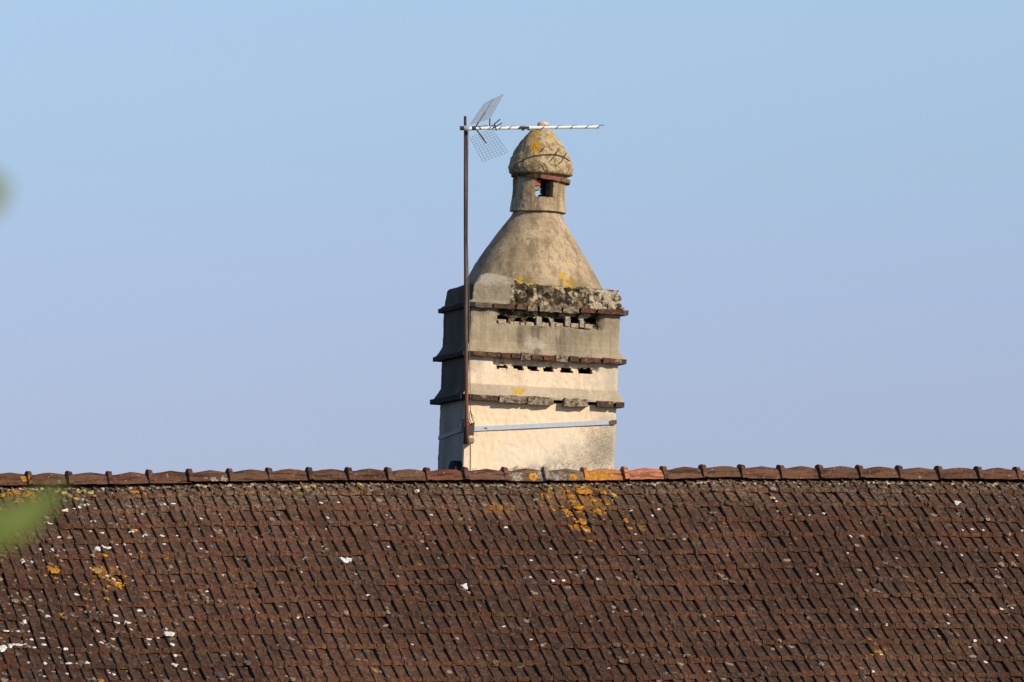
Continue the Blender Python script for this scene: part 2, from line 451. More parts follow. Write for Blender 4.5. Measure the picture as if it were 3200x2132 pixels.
white += [(x*1.36, y*1.36) for x, y in [(692,1307),(700,1278),(685,1411),(710,1411),(1968,1400),(845,1370),(1250,1213),(2195,1155),(1630,1540),(1650,1390),(2300,1400),(1840,1460)]]
white_big = cr(0, 1750, 3.923, [(1570,705),(2070,890),(130,1035),(270,1030),(30,1075)]) + cr(2400, 1420, 2.9425, [(1740,445)]) + [(1092, 1738), (1075, 1742), (170, 1712), (307, 1707)] + cr(1400, 1620, 3.92, [(210, 800)])
orange_big = cr(0, 1750, 3.923, [(640,120),(690,118),(1185,115),(1400,255),(1440,285),(1175,245)]) + cr(0, 1420, 2.9425, [(110,330),(160,325),(240,355),(310,355),(1215,310),(1255,320),(1580,920)]) + cr(1500, 1420, 3.923, [(820,480),(860,510),(900,660),(1040,645),(1180,420),(1230,450),(1110,460),(1310,440),(1290,400),(1500,450),(1150,560),(1200,630),(1250,800),(1210,840),(1300,885),(1640,455),(1440,640)]) + cr(2700, 1800, 4.708, [(190,1040),(240,1090)])
orange = cr(0, 1750, 3.923, [(560,150),(1540,150),(1095,275),(1320,315),(1465,300),(1040,460),(110,640),(760,640),(925,810),(2210,1125),(1875,1340),(1230,1480),(1305,455)]) + cr(0, 1420, 2.9425, [(25,375),(150,420),(350,410),(1310,310),(1290,893),(960,930),(1150,545)]) + cr(1500, 1420, 3.923, [(880,395),(1020,395),(1830,390),(1680,385),(1560,600),(1460,690),(1790,800),(1840,870),(1350,1000),(1390,540),(1160,760),(1000,560)]) + cr(2700, 1800, 4.708, [(300,1080),(2200,405)]) + [(1175, 2085), (1290, 2125), (2265, 1625), (1310, 1765)]
yellow = cr(0, 1420, 2.9425, [(780,320),(835,335),(720,320),(525,318),(1240,675),(590,340),(700,385)]) + cr(800, 1430, 3.363, [(610,295),(690,290),(440,285),(520,290),(1090,270),(1500,270)]) + cr(1900, 1430, 3.923, [(1200,290),(70,420),(2010,470)]) + cr(1500, 1420, 3.923, [(880,395),(1290,890)])
rg = random.Random(21)
lw, lo_ = MB(), MB()
for p in white:
    u, d = roof_uv(*p); crust(lw, u, d, rg.uniform(.012, .022)*(1.35 if p[0] < 620 else 1), rg, .005, rg.uniform(.7, 1.1))
for p in white_big:
    u, d = roof_uv(*p); crust(lw, u, d, rg.uniform(.034, .046), rg, .006, 1.3)
lgrey = MB()
for _ in range(1300):
    px, py = rg.uniform(-20, 3220), 1510+630*rg.random()**1.25
    if px > 1000 and rg.random() < 0.35: continue
    u, d = roof_uv(px, py); crust(lgrey, u, d, rg.uniform(.012, .036), rg, rg.uniform(.002, .006), rg.uniform(.7, 1.5))
for _ in range(170):
    px = 950*rg.random()**1.4; u, d = roof_uv(px, rg.uniform(1560, 2132)); crust(lgrey, u, d, rg.uniform(.010, .022), rg, .004, rg.uniform(.8, 1.6), 1)
for _ in range(36):
    u, d = roof_uv(rg.uniform(0, 3200)*rg.random()**0.4, rg.uniform(1520, 2130)); crust(lw, u, d, rg.uniform(.008, .014), rg, .004)
for p in orange_big:
    u, d = roof_uv(*p); crust(lo_, u, d, rg.uniform(.032, .048), rg, .0035, 1.4)
    for _ in range(7): crust(lo_, u+rg.gauss(0, .06), d+rg.gauss(0, .075), rg.uniform(.006, .022), rg, .004, 1.2)
for p in orange:
    u, d = roof_uv(*p); crust(lo_, u, d, rg.uniform(.02, .033), rg, .005)
for p in yellow:
    u, d = roof_uv(*p); crust(lo_, u, d, rg.uniform(.022, .036), rg, .008, 1, 1)
tag(lw.build('white_lichen', M_WHITE, house), kind='stuff')
tag(lgrey.build('grey_lichen', [M_GREY, M_TAN], house), kind='stuff')
tag(lo_.build('orange_lichen', [M_ORANGE, M_YELLOW], house), kind='stuff')

# ------------------------------------------------------------------ ridge tiles and their mortar bed
def m_ridge():
    t = NT('ridge_clay'); oc = t.n('ShaderNodeObjectInfo').outputs['Color']
    mid = t.noise(9, 4, .65, (.35, 1, 1.6)); fine = t.noise(70, 4, .7); lay = t.noise(16, 4, .7, (.2, 1, 2.2))
    c = t.mix(1.0, oc, t.mix(t.ramp(mid, .3, .7), (1.1, 1.1, 1.1), (.68, .62, .60)), 'MULTIPLY')
    c = t.mix(1.0, c, t.mix(t.ramp(lay, .50, .60), (1, 1, 1), (.40, .42, .46)), 'MULTIPLY')
    c = t.mix(t.ramp(t.noise(30, 5, .75), .52, .62, 0, .5), c, (.16, .095, .06))
    c = t.mix(t.ramp(fine, .60, .70, 0, .5), c, (.24, .16, .105))
    c = t.mix(t.ramp(t.noise(22, 4, .7), .63, .67, 0, .8), c, (.32, .25, .18))
    # lichen on the ridge: orange by the chimney, white here and there
    RS = lambda px, py, r: (tuple(CAM + ray(px, py)*((-.11-CAM.y)/ray(px, py).y)), r)
    w = t.patches([RS(1750, 1505, .11), RS(1618, 1488, .09), RS(670, 1500, .05), RS(700, 1500, .05), RS(183, 1503, .03), RS(395, 1500, .02), RS(1700, 1478, .1)], 30, 2.2, .25, .42)
    w = t.math('MULTIPLY', w, t.ramp(t.noise(48, 5, .75), .40, .56, .1, 1))
    c = t.mix(w, c, t.mix(t.ramp(fine, .35, .65), (.20, .18, .14), (.46, .41, .33)))
    o = t.patches([RS(1845, 1488, .085), RS(1865, 1492, .08), RS(1790, 1500, .06), RS(1910, 1490, .05), RS(1667, 1487, .05), RS(80, 1492, .05), RS(1895, 1485, .06)], 30, 1.7, .12, .3)
    o = t.math('MULTIPLY', o, t.ramp(t.noise(40, 5, .75), .36, .50, .15, 1))
    c = t.mix(o, c, t.mix(t.ramp(t.noise(30, 4, .7), .38, .62), (.30, .125, .02), (.60, .27, .025)))
    h = t.math('ADD', t.math('MULTIPLY', lay, .7), t.math('MULTIPLY', fine, .5))
    return t.done(c, .95, t.bump(h, .9, .012), .15)
M_RIDGE = m_ridge()
def ridge_tile_mesh(seed, L):
    rg = random.Random(seed); m = MB()
    prof = [(-.130, -.026), (-.126, -.018), (-.120, -.012), (-.072, .046), (-.050, .060), (0, .066), (.050, .060), (.072, .046), (.120, -.012), (.130, -.026)]
    xs = [(0, 1.26), (.003, 1.30), (.040, 1.26), (.046, 1.0)] + [(.046+(L-.046)*q, 1.0) for q in (.12, .3, .5, .7, .88, 1.0)]
    vs = []
    for x, s in xs:
        bump = .022*math.sin(math.pi*clamp((x-.046)/(L-.046)))**2 if x > .05 else 0
        for y, z in prof:
            top = smooth(.02, .06, z)
            yy = y*(1+(s-1)*.45); zz = z + (s-1)*.13*smooth(-.05, .05, z)*1.0 + bump*top
            vs.append((x+rg.uniform(-.002, .002), yy+rg.uniform(-.0025, .0025), zz+rg.uniform(-.003, .003)))
    n = len(prof); fs = []
    for i in range(len(xs)-1):
        for k in range(n-1): fs.append((i*n+k, i*n+k+1, (i+1)*n+k+1, (i+1)*n+k))
    fs.append(tuple(range(n))); L0 = (len(xs)-1)*n; fs.append(tuple(L0+n-1-k for k in range(n)))
    m.add(vs, fs); me = m.mesh('ridge_tile'); me.materials.append(M_RIDGE); return me
# collar positions of the ridge tiles along the photo, in photo pixels
col_px = [-170, -42, 83, 209, 336, 461, 586, 712, 835, 960, 1083, 1206, 1328, 1447, 1572, 1697, 1819, 1946, 2068, 2190, 2310, 2433, 2555, 2680, 2804, 2927, 3050, 3172, 3292, 3412]
cx = [ridge_px_to_x(p) for p in col_px]
while cx[0] > XL+.4: cx.insert(0, cx[0]-.39)
while cx[-1] < XR-.4: cx.append(cx[-1]+.39)
special = {1328: (.17, .066, .038), 1447: (.15, .075, .05), 1572: (.17, .095, .065), 1697: (.16, .12, .085), 1819: (.46, .19, .075), 1946: (.60, .225, .115)}
px_of = {round(ridge_px_to_x(p), 4): p for p in col_px}
rg = random.Random(8)
for i in range(len(cx)-1):
    L = cx[i+1]-cx[i]
    me = ridge_tile_mesh(300+i, L+.022)
    o = bpy.data.objects.new('ridge_tile', me); COL.objects.link(o); o.parent = house
    z0 = ZR+sag(cx[i]); z1 = ZR+sag(cx[i+1])
    o.location = (cx[i]-.006, rg.uniform(-.008, .008), z0+rg.uniform(-.003, .003)+.022)
    o.rotation_euler = (rg.uniform(-.05, .05), -math.atan2(z1-z0, L)+rg.uniform(-.012, .012), rg.uniform(-.025, .025))
    q = rg.uniform(.8, 1.15); base = (.135*q, .067*q*rg.uniform(.92, 1.08), .040*q)
    o.color = (*special.get(px_of.get(round(cx[i], 4)), base), 1)
# rubbly mortar bed below the ridge tiles
def m_bed():
    t = NT('ridge_mortar'); n = t.noise(50, 4, .7); s_ = t.n('ShaderNodeSeparateColor'); t.l(t.voro(24, 'Color'), s_.inputs[0])
    c = t.mix(t.ramp(s_.outputs[0], .3, .9), (.085, .062, .044), (.24, .19, .135))
    c = t.mix(t.ramp(s_.outputs[1], .8, .86), c, (.45, .40, .31))
    c = t.mix(t.ramp(n, .3, .5, .6, 0), c, (.03, .024, .018))
    return t.done(c, .95, t.bump(n, .8, .01), .1)
mb = MB(); rg = random.Random(31); M_BED = m_bed()
x = XL
while x < XR:
    r = rg.uniform(.011, .026); d = rg.uniform(.145, .20)
    c0 = slope_pt(x, d, rg.uniform(.020, .034))
    vs = []; nn = 7
    for k, (ph, sc) in enumerate(((-.5, .8), (.25, 1.0), (.8, .6))):
        for j in range(nn):
            a = 2*math.pi*j/nn+k*.3
            q = r*sc*rg.uniform(.8, 1.2)
            vs.append(c0+Vector((q*1.25*math.cos(a), q*math.sin(a)*.8-.006*k, r*ph*.8)))
    vs.append(c0+Vector((0, 0, r*.85)))
    fs = [(k*nn+j, k*nn+(j+1) % nn, (k+1)*nn+(j+1) % nn, (k+1)*nn+j) for k in range(2) for j in range(nn)]
    fs += [(2*nn+j, 2*nn+(j+1) % nn, 3*nn) for j in range(nn)]
    mb.add(vs, fs); x += r*rg.uniform(1.0, 2.2)
tag(mb.build('mortar_bed', M_BED, house, True), kind='stuff')

exec_chimney = True
# ------------------------------------------------------------------ chimney
LEAN = R(2.35)
r0 = ray(1450, 1470); CH0 = CAM + r0*((0.145-CAM.y)/r0.y)
CHM = Matrix.Translation(CH0) @ Matrix.Rotation(LEAN, 4, 'Y'); CHI = CHM.inverted()
chimney = empty('chimney', CH0, (0, LEAN, 0))
tag(chimney, 'leaning old rendered chimney with stepped tile ledges, a cement cone and an onion shaped cap', 'chimney')
def ch(px, py, yl=0.0):
    o = CHI @ CAM; d = (CHI.to_3x3() @ ray(px, py)); t = (yl-o.y)/d.y; p = o+d*t
    return p.x, p.z
CW = ch(1921, 1470)[0]; CD = 1.19
def chz(py, px=1465): return ch(px, py)[1]
def chw(px, py, yl=0.0):                          # world point of a spot on the chimney front
    x, z = ch(px, py, yl); return tuple(CHM @ Vector((x, yl, z)))

def m_plaster(name, c1, c2, stain, dark=.0, layers=(), bump=.5, scale=3.0, streak=.35, mott=.25, top=()):
    t = NT(name)
    big = t.noise(scale, 5, .6); fine = t.noise(120, 4, .7); st = t.noise(9, 4, .6, (1, 1, .12))
    c = t.mix(t.ramp(big, .32, .68), c1, c2)
    c = t.mix(t.ramp(st, .46, .64, 0, streak), c, stain)
    c = t.mix(t.ramp(t.noise(42, 4, .75), .56, .68, 0, .5), c, tuple(x*.55 for x in stain))
    c = t.mix(t.ramp(t.noise(75, 4, .75), .57, .68, 0, mott+.1), c, tuple(x*.42 for x in c1))
    c = t.mix(t.ramp(t.noise(34, 4, .7, (1, 1, .3)), .50, .68, 0, mott), c, tuple(x*.62 for x in c1))
    c = t.mix(t.ramp(t.noise(28, 4, .7, (1, 1, .4)), .58, .70, 0, mott*.6), c, tuple(min(1, x*1.25) for x in c2))
    for (col, spots, sc, amp, lo, hi, op) in layers:
        m = t.patches(spots, sc, amp, lo, hi)
        c = t.mix(t.math('MULTIPLY', m, op), c, col)
    cm = t.attr('crumble')
    v = t.n('ShaderNodeSeparateColor'); t.l(t.voro(14, 'Color'), v.inputs[0])
    rub = t.mix(t.ramp(v.outputs[0], .35, .75), (.050, .038, .020), (.20, .15, .085))
    rub = t.mix(t.ramp(v.outputs[1], .80, .86), rub, (.46, .38, .27))
    rub = t.mix(t.ramp(t.noise(13, 5, .75), .55, .60, 0, .8), rub, (.46, .375, .26))
    rub = t.mix(t.ramp(t.noise(24, 5, .7), .48, .60, 0, .9), rub, (.020, .017, .011))
    c = t.mix(t.ramp(t.math('ADD', cm, t.math('MULTIPLY', t.math('SUBTRACT', t.noise(30, 4), .5), .5)), .35, .6), c, rub)
    for (col, spots, sc, amp, lo, hi, op) in top:
        c = t.mix(t.math('MULTIPLY', t.patches(spots, sc, amp, lo, hi), op), c, col)
    nrm = t.bump(t.math('ADD', fine, t.math('MULTIPLY', t.noise(25, 5, .65), .8)), bump, .008)
    return t.done(c, .92, nrm, .2)
def m_shade_soot(name, c1, c2):  # streaky grime with the left side's shade mixed into its colours
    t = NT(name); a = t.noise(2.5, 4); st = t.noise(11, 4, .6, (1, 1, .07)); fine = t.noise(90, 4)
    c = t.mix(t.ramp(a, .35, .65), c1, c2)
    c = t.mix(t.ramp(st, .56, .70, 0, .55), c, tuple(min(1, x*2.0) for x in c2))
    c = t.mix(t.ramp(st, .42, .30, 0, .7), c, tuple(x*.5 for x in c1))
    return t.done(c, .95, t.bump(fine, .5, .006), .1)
M_SHADE_SOOT_UP = m_shade_soot('shade_weathered_render', (.068, .059, .049), (.102, .089, .074))  # upper left side: weathered streaks, plus shade painted into the albedo
M_SHADE_SOOT_LOW = m_shade_soot('shade_stained_render', (.26, .235, .20), (.34, .305, .26))  # lower left side: grey dirt, plus some shade painted into the colour
sp = lambda px, py, r: (chw(px, py), r)
M_CREAM = m_plaster('cream_render', (.80, .62, .43), (.86, .68, .49), (.70, .54, .38), streak=.25, bump=.3, layers=[
    ((.74, .64, .50), [sp(1640, 1470, .25), sp(1760, 1440, .3), sp(1600, 1440, .18)], 14, 1.2, .0, .1, .75),
    ((.46, .40, .31), [sp(1900, 1420, .50), sp(1920, 1350, .35), sp(1780, 1480, .42), sp(1660, 1485, .2)], 9, 1.3, .15, .8, .8),
    ((.13, .115, .09), [sp(1890, 1400, .52), sp(1860, 1440, .46), sp(1760, 1475, .32), sp(1660, 1484, .14)], 120, 3.0, .50, 1.2, .75)])
M_CREAM2 = m_plaster('pale_render', (.76, .60, .43), (.84, .67, .49), (.50, .41, .30), streak=.45, bump=.35, layers=[
    ((.47, .41, .32), [sp(1950, 1150, .42), sp(1930, 1210, .3), sp(1480, 1125, .16)], 7, 1.7, .1, .6, .7)])
M_FILLET = m_plaster('grey_fillet', (.40, .325, .235), (.52, .425, .31), (.32, .26, .19), streak=.3, bump=.5, layers=[
    ((.55, .33, .03), [sp(1610, 1228, .05), sp(1628, 1228, .05)], 30, 1.3, .05, .2, 1.0)])
M_TAUPE = m_plaster('taupe_render', (.25, .205, .140), (.40, .33, .235), (.13, .105, .072), bump=.6, streak=.8, mott=.45, layers=[
    ((.48, .43, .34), [sp(1665, 1072, .10), sp(1685, 1080, .08)], 16, 2.0, .1, .6, .6),
    ((.42, .34, .23), [sp(1540, 1060, .3), sp(1900, 1090, .3)], 6, 1.2, .0, .5, .5)])
M_CROWN = m_plaster('crown_mortar', (.26, .22, .16), (.37, .32, .24), (.17, .14, .10), bump=1.0, mott=.55, layers=[
    ((.44, .41, .36), [(chw(1530, 872, .1), .20), (chw(1555, 868, .1), .18)], 34, 2.4, .25, .8, .5)], top=[
    ((.50, .41, .29), [(chw(1905, 925, .0), .34), (chw(1850, 940, .0), .22), (chw(1935, 905, .2), .3)], 26, 2.6, .55, .85, .85),
    ((.55, .33, .03), [(chw(x, y, .10), r) for x, y, r in ((1625, 872, .09), (1655, 880, .10), (1690, 878, .09), (1735, 888, .11), (1778, 884, .13), (1757, 866, .08), (1660, 940, .10), (1790, 876, .08))], 26, 1.6, .25, .4, 1.0)])
M_CONE = m_plaster('cone_cement', (.34, .258, .162), (.52, .40, .258), (.20, .145, .085), bump=.9, streak=.75, mott=.9, top=[((.52, .31, .03), [(chw(x, y, .10), r) for x, y, r in ((1630, 874, .05), (1660, 880, .055), (1690, 880, .05), (1735, 886, .06), (1775, 884, .075), (1757, 862, .05))], 28, 1.5, .25, .4, .95),
    ((.20, .17, .08), [(chw(1800, 890, .1), .14), (chw(1840, 895, .15), .12), (chw(1650, 890, .1), .16)], 24, 1.8, .3, .6, .8)], layers=[
    ((.56, .33, .06), [(tuple(CHM @ Vector((CW*.5+.24, .15, chz(800)))), .05), (tuple(CHM @ Vector((CW*.5+.30, .12, chz(850)))), .05), (tuple(CHM @ Vector((CW*.5+.16, .3, chz(735)))), .022)], 50, 1.4, .2, .4, .8)])
M_BRICK = None
def m_terra():
    t = NT('ledge_clay'); n = t.noise(30, 4, .7); oc = t.n('ShaderNodeObjectInfo').outputs['Color']
    c = t.mix(t.ramp(n, .35, .65), (.055, .035, .025), oc)
    c = t.mix(t.ramp(t.noise(12, 4), .58, .68, 0, .75), c, (.30, .25, .175))
    c = t.mix(t.ramp(t.noise(70, 4, .7), .62, .7, 0, .6), c, (.45, .38, .28))
    return t.done(c, .93, t.bump(n, .8, .01), .15)
M_TERRA = m_terra()

def crumb_attr(me, vals):
    a = me.attributes.new('crumble', 'FLOAT', 'POINT'); a.data.foreach_set('value', vals)

def tier(name, levels, mats, step=.016, holes=(), rough=None, amp=.005, wall=.12, edge=.010):
    """rectangular shell. levels: (z, x0, x1, y0, y1); holes: polygons in front (x, z); rough(x,z)->(crumble, push)"""
    rows = []
    for (a, b_) in zip(levels[:-1], levels[1:]):
        n = max(1, round((b_[0]-a[0])/step))
        for k in range(n): rows.append([lerp(p, q, k/n) for p, q in zip(a, b_)])
    rows.append(list(levels[-1]))
    nx = round(CW/step); ny = round(CD/(step*2.2))
    per = [(i/nx, 0) for i in range(nx)] + [(1, i/ny) for i in range(ny)] + [(1-i/nx, 1) for i in range(nx)] + [(0, 1-i/ny) for i in range(ny)]
    n = len(per); co = []; cr_ = []
    for z, x0, x1, y0, y1 in rows:
        for i, (a, b_) in enumerate(per):
            x = lerp(x0, x1, a); y = lerp(y0, y1, b_)
            nrm = Vector(((-1 if a == 0 else 1 if a == 1 else 0), (-1 if b_ == 0 else 1 if b_ == 1 else 0), 0))
            dcorner = min(min(a, 1-a)*(x1-x0) + 1e-9, 9) if b_ in (0, 1) else 9
            p = Vector((x, y, z)); q = p*1.0
            dsp = amp*(fbm(q, 4) + .7*fbm(q, 23, 2))
            if dcorner < .03: dsp -= edge*(1-dcorner/.03)*(.5+.8*abs(fbm(q, 9)))
            c_ = 0.0
            if rough and b_ == 0:
                c_, push = rough(x, z); dsp += push
            if rough and a == 1:
                c_, push = rough(x1 + b_*(y1-y0)*.5, z); dsp += push*.7
            co.append(p+nrm*dsp); cr_.append(c_)
    faces = []; ms = []
    def inside(x, z):
        for poly in holes:
            k = False; j = len(poly)-1
            for i in range(len(poly)):
                (xi, zi), (xj, zj) = poly[i], poly[j]
                if (zi > z) != (zj > z) and x < (xj-xi)*(z-zi)/(zj-zi)+xi: k = not k
                j = i
            if k: return True
        return False
    cells = {}
    for r in range(len(rows)-1):
        for i in range(n):
            j = (i+1) % n; a, b_, c_, d_ = r*n+i, r*n+j, (r+1)*n+j, (r+1)*n+i
            if i < nx and holes:
                m = (co[a]+co[b_]+co[c_]+co[d_])/4
                if inside(m.x+.006*noise.noise(m*60), m.z+.006*noise.noise(m*60+Vector((9, 0, 0)))): continue
            faces.append((a, b_, c_, d_)); cells[(r, i)] = 1
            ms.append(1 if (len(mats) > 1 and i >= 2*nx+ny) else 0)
    # reveal of the holes
    if holes:
        for r in range(len(rows)-1):
            for i in range(nx):
                if (r, i) in cells: continue
                for dr, di, e in ((-1, 0, (0, 1)), (1, 0, (2, 3)), (0, -1, (3, 0)), (0, 1, (1, 2))):
                    if (r+dr, i+di) in cells:
                        q = [r*n+i, r*n+i+1, (r+1)*n+i+1, (r+1)*n+i]
                        a, b_ = q[e[0]], q[e[1]]; k = len(co)
                        co += [co[a]+Vector((0, wall, 0)), co[b_]+Vector((0, wall, 0))]; cr_ += [.8, .8]
                        faces.append((a, b_, k+1, k)); ms.append(0)
    faces.append(tuple(range(n-1, -1, -1))); ms.append(0)
    faces.append(tuple((len(rows)-1)*n+i for i in range(n))); ms.append(0)
    me = bpy.data.meshes.new(name); me.from_pydata(co, [], faces); me.update()
    for p, m in zip(me.polygons, ms): p.material_index = m
    crumb_attr(me, cr_)
    return link(name, me, mats, chimney)
def outline(z, o=0.0, f=None, inset=0.0):
    f = o if f is None else f
    return (z, -o+inset, CW+o-inset, -f+inset, CD+o-inset)

# heights of the tiers
zc3b, zc3t = chz(1249), chz(1233); zf3 = chz(1200)
zc2b, zc2t = chz(1112), chz(1098); zf2 = chz(1066)
zc1b, zc1t = chz(958), chz(944); zf1 = chz(938)
zct = chz(884)
# broken render around the vent holes
def hole_px(lst, ox, oy, sc):
    return [[ch(ox+x/sc, oy+y/sc) for x, y in poly] for poly in lst]
SC = 3.4618
h1 = hole_px([[(815, 780), (850, 765), (905, 775), (945, 800), (940, 860), (905, 835), (820, 815)],
              [(1000, 820), (1040, 790), (1085, 815), (1085, 850), (1040, 850), (1000, 840)],
              [(1125, 815), (1180, 790), (1228, 810), (1228, 865), (1190, 850), (1130, 840)],
              [(1298, 800), (1370, 810), (1392, 840), (1395, 910), (1360, 860), (1300, 845)],
              [(1425, 815), (1540, 815), (1540, 878), (1500, 865), (1430, 855)],
              [(1605, 800), (1660, 790), (1702, 820), (1702, 915), (1670, 865), (1610, 860)],
              [(1755, 820), (1830, 790), (1890, 810), (1895, 865), (1850, 885), (1830, 870), (1760, 850)]], 1320, 760, SC)
h2 = hole_px([[(800, 212), (930, 208), (934, 256), (860, 250), (808, 246)], [(980, 212), (1095, 212), (1112, 276), (1040, 262), (982, 250)],
              [(1142, 226), (1258, 226), (1262, 280), (1190, 270), (1146, 262)], [(1308, 234), (1422, 226), (1426, 298), (1380, 292), (1312, 280)],
              [(1494, 282), (1516, 234), (1612, 236), (1636, 304), (1560, 300), (1498, 296)], [(1682, 240), (1832, 244), (1846, 278), (1828, 314), (1750, 308), (1686, 300)]], 1320, 1080, SC)
bx0, bz0 = ch(1555, 1030); bx1, _ = ch(1866, 1030)
def rough1(x, z):
    zz = z + .035*fbm((x, 0, z), 9, 3)
    hi = smooth(bx0-.06, bx0+.02, x+.05*fbm((x, 2, z), 7))*smooth(bx1+.08, bx1, x)
    xx = clamp((x-bx0)/(bx1-bx0))
    low = lerp(ch(1565, 1010)[1], ch(1850, 1030)[1], xx)
    m = hi*smooth(low-.012, low+.012, zz)
    v = noise.cell(Vector((x*22, 5, z*26)))
    return m*(.55+.5*abs(fbm((x, 1, z), 30))), m*(-.034+.034*v*abs(noise.noise(Vector((x*40, 1, z*40)))))
c2x0, _ = ch(1545, 1140); c2x1, _ = ch(1858, 1160)
def rough2(x, z):
    xx = clamp((x-c2x0)/(c2x1-c2x0))
    low = lerp(ch(1560, 1147)[1], ch(1850, 1163)[1], xx) + .014*fbm((x, 0, z), 14)
    m = smooth(c2x0-.03, c2x0, x)*smooth(c2x1+.05, c2x1, x)*smooth(low-.004, low+.01, z)
    return m*.42, -.034*m
def rough_crown(x, z):
    x0 = ch(1592, 900)[0]+.05*fbm((x, 3, z), 5)
    m = smooth(x0-.02, x0+.02, x)
    d, _ = noise.voronoi(Vector((x, .3, z))*11)
    w = (d[1]-d[0])
    return m*.9, m*(-.004 + .020*smooth(0, .5, w) - .022*abs(fbm((x, 5, z), 26)) + .012*fbm((x, 2, z), 9))

tier('shaft', [outline(-1.0), outline(zc3b+.01)], [M_CREAM, M_SHADE_SOOT_LOW], .02, amp=.006)
tier('mortar_fillet', [outline(zc3t-.012, .058, .050), outline(zc3t+.004, .056, .052), outline(lerp(zc3t, zf3, .45), .03, .034), outline(zf3, .004, .010), outline(zf3+.012, -.006, -.004)], [M_FILLET, M_SHADE_SOOT_UP], .0125, amp=.007)
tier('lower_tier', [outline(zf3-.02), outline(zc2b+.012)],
     [M_CREAM2, M_SHADE_SOOT_UP], .0125, h2, rough2, amp=.005)
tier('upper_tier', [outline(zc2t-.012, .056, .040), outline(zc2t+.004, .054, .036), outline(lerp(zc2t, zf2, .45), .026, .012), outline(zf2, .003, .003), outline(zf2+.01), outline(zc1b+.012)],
     [M_TAUPE, M_SHADE_SOOT_UP], .0125, h1, rough1, amp=.005)
def crown():
    Z0, Z1 = zc1t-.008, zct
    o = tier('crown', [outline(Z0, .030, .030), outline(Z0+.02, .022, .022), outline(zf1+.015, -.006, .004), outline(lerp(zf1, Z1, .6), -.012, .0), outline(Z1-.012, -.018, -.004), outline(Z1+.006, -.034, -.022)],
             [M_CROWN, M_SHADE_SOOT_UP], .0125, (), rough_crown, amp=.008, edge=.014)
    return o
crown()
# flaunching: from the crown rectangle up to the oval foot of the cone
AX, AY = CW*.5 - .01, CD*.5 + .02
def axis_prof(pts):
    """(centre px, y px, half width px) -> (x offset from axis, z, radius)"""
    res = []
    for c, y, w in pts:
        x, z = ch(c, y, AY); res.append((x-AX, z, w*.003*1.004))
    return res
cone_p = axis_prof([(1668, 905, 222), (1668, 885, 214), (1668, 870, 206), (1667.5, 835, 186), (1668, 800, 163.5), (1671, 760, 137), (1673, 716, 107), (1677, 680, 82), (1679.5, 666, 77), (1680, 655, 75)])
def oval(r): 
    t = clamp((r-.24)/(.62-.24)); return r*lerp(1.0, .86, t)
def lathe(prof, name, mats, n=96, ampl=.004, oval_fn=None, parent=None, rows=6, extra=None, cap=True, attr=None):
    pr = []
    for a, b_ in zip(prof[:-1], prof[1:]):
        k = max(1, int((Vector((a[2], a[1]))-Vector((b_[2], b_[1]))).length/.018))
        for i in range(k): pr.append([lerp(p, q, i/k) for p, q in zip(a, b_)])
    pr.append(list(prof[-1]))
    co = []; cv = []
    for ox, z, r in pr:
        for i in range(n):
            th = 2*math.pi*i/n
            ry = oval_fn(r) if oval_fn else r
            d = Vector((math.cos(th), math.sin(th), 0)); p = Vector((AX+ox+r*d.x, AY+ry*d.y, z))
            dsp = ampl*(fbm(p, 5)+.8*fbm(p, 26, 2)); c_ = 0
            if extra: c_, e = extra(p, th, r); dsp += e
            co.append(p+d*dsp); cv.append(c_)
    fs = [(j*n+i, j*n+(i+1) % n, (j+1)*n+(i+1) % n, (j+1)*n+i) for j in range(len(pr)-1) for i in range(n)]
    if cap:
        fs.append(tuple(range(n-1, -1, -1))); fs.append(tuple((len(pr)-1)*n+i for i in range(n)))
    me = bpy.data.meshes.new(name); me.from_pydata(co, [], fs); me.update()
    for p in me.polygons: p.use_smooth = True
    crumb_attr(me, cv)
    return link(name, me, mats, parent or chimney)
lathe(cone_p, 'cone', [M_CONE], 120, .005, oval)
# flaunching
n = 240; co = []; cv = []; rowsN = 14
for k in range(rowsN+1):
    t = k/rowsN
    for i in range(n):
        th = 2*math.pi*i/n; c_, s_ = math.cos(th), math.sin(th)
        hx, hy = CW*.5-.034, CD*.5-.024
        q = 1/max(abs(c_)/hx, abs(s_)/hy); rx, ry = q*c_, q*s_
        ex, ey = .60*c_, oval(.60)*s_
        x = lerp(CW*.5+rx, AX+ex, t); y = lerp(CD*.5+ry, AY+ey, t)
        z = zct+.002 + .034*math.sin(t*math.pi/2)
        gx, gz = x-ch(1538, 880)[0], y-.1
        z += .085*math.exp(-(gx/(.19 if gx < 0 else .27))**2-(gz/.30)**2)*smooth(0, .35, t)
        m = smooth(ch(1592, 890)[0], ch(1625, 890)[0], x)*smooth(.5, .2, y)
        d, _ = noise.voronoi(Vector((x, y, z))*15)
        z += .010*fbm((x, y, z), 8) + m*(.014*smooth(0, .5, d[1]-d[0])-.008)
        co.append((x, y, z)); cv.append(m*(.75 if t < .75 else .4))
fs = [(k*n+i, k*n+(i+1) % n, (k+1)*n+(i+1) % n, (k+1)*n+i) for k in range(rowsN) for i in range(n)]
me = bpy.data.meshes.new('flaunching'); me.from_pydata(co, [], fs); me.update(); crumb_attr(me, cv)
link('flaunching', me, [M_CROWN], chimney)

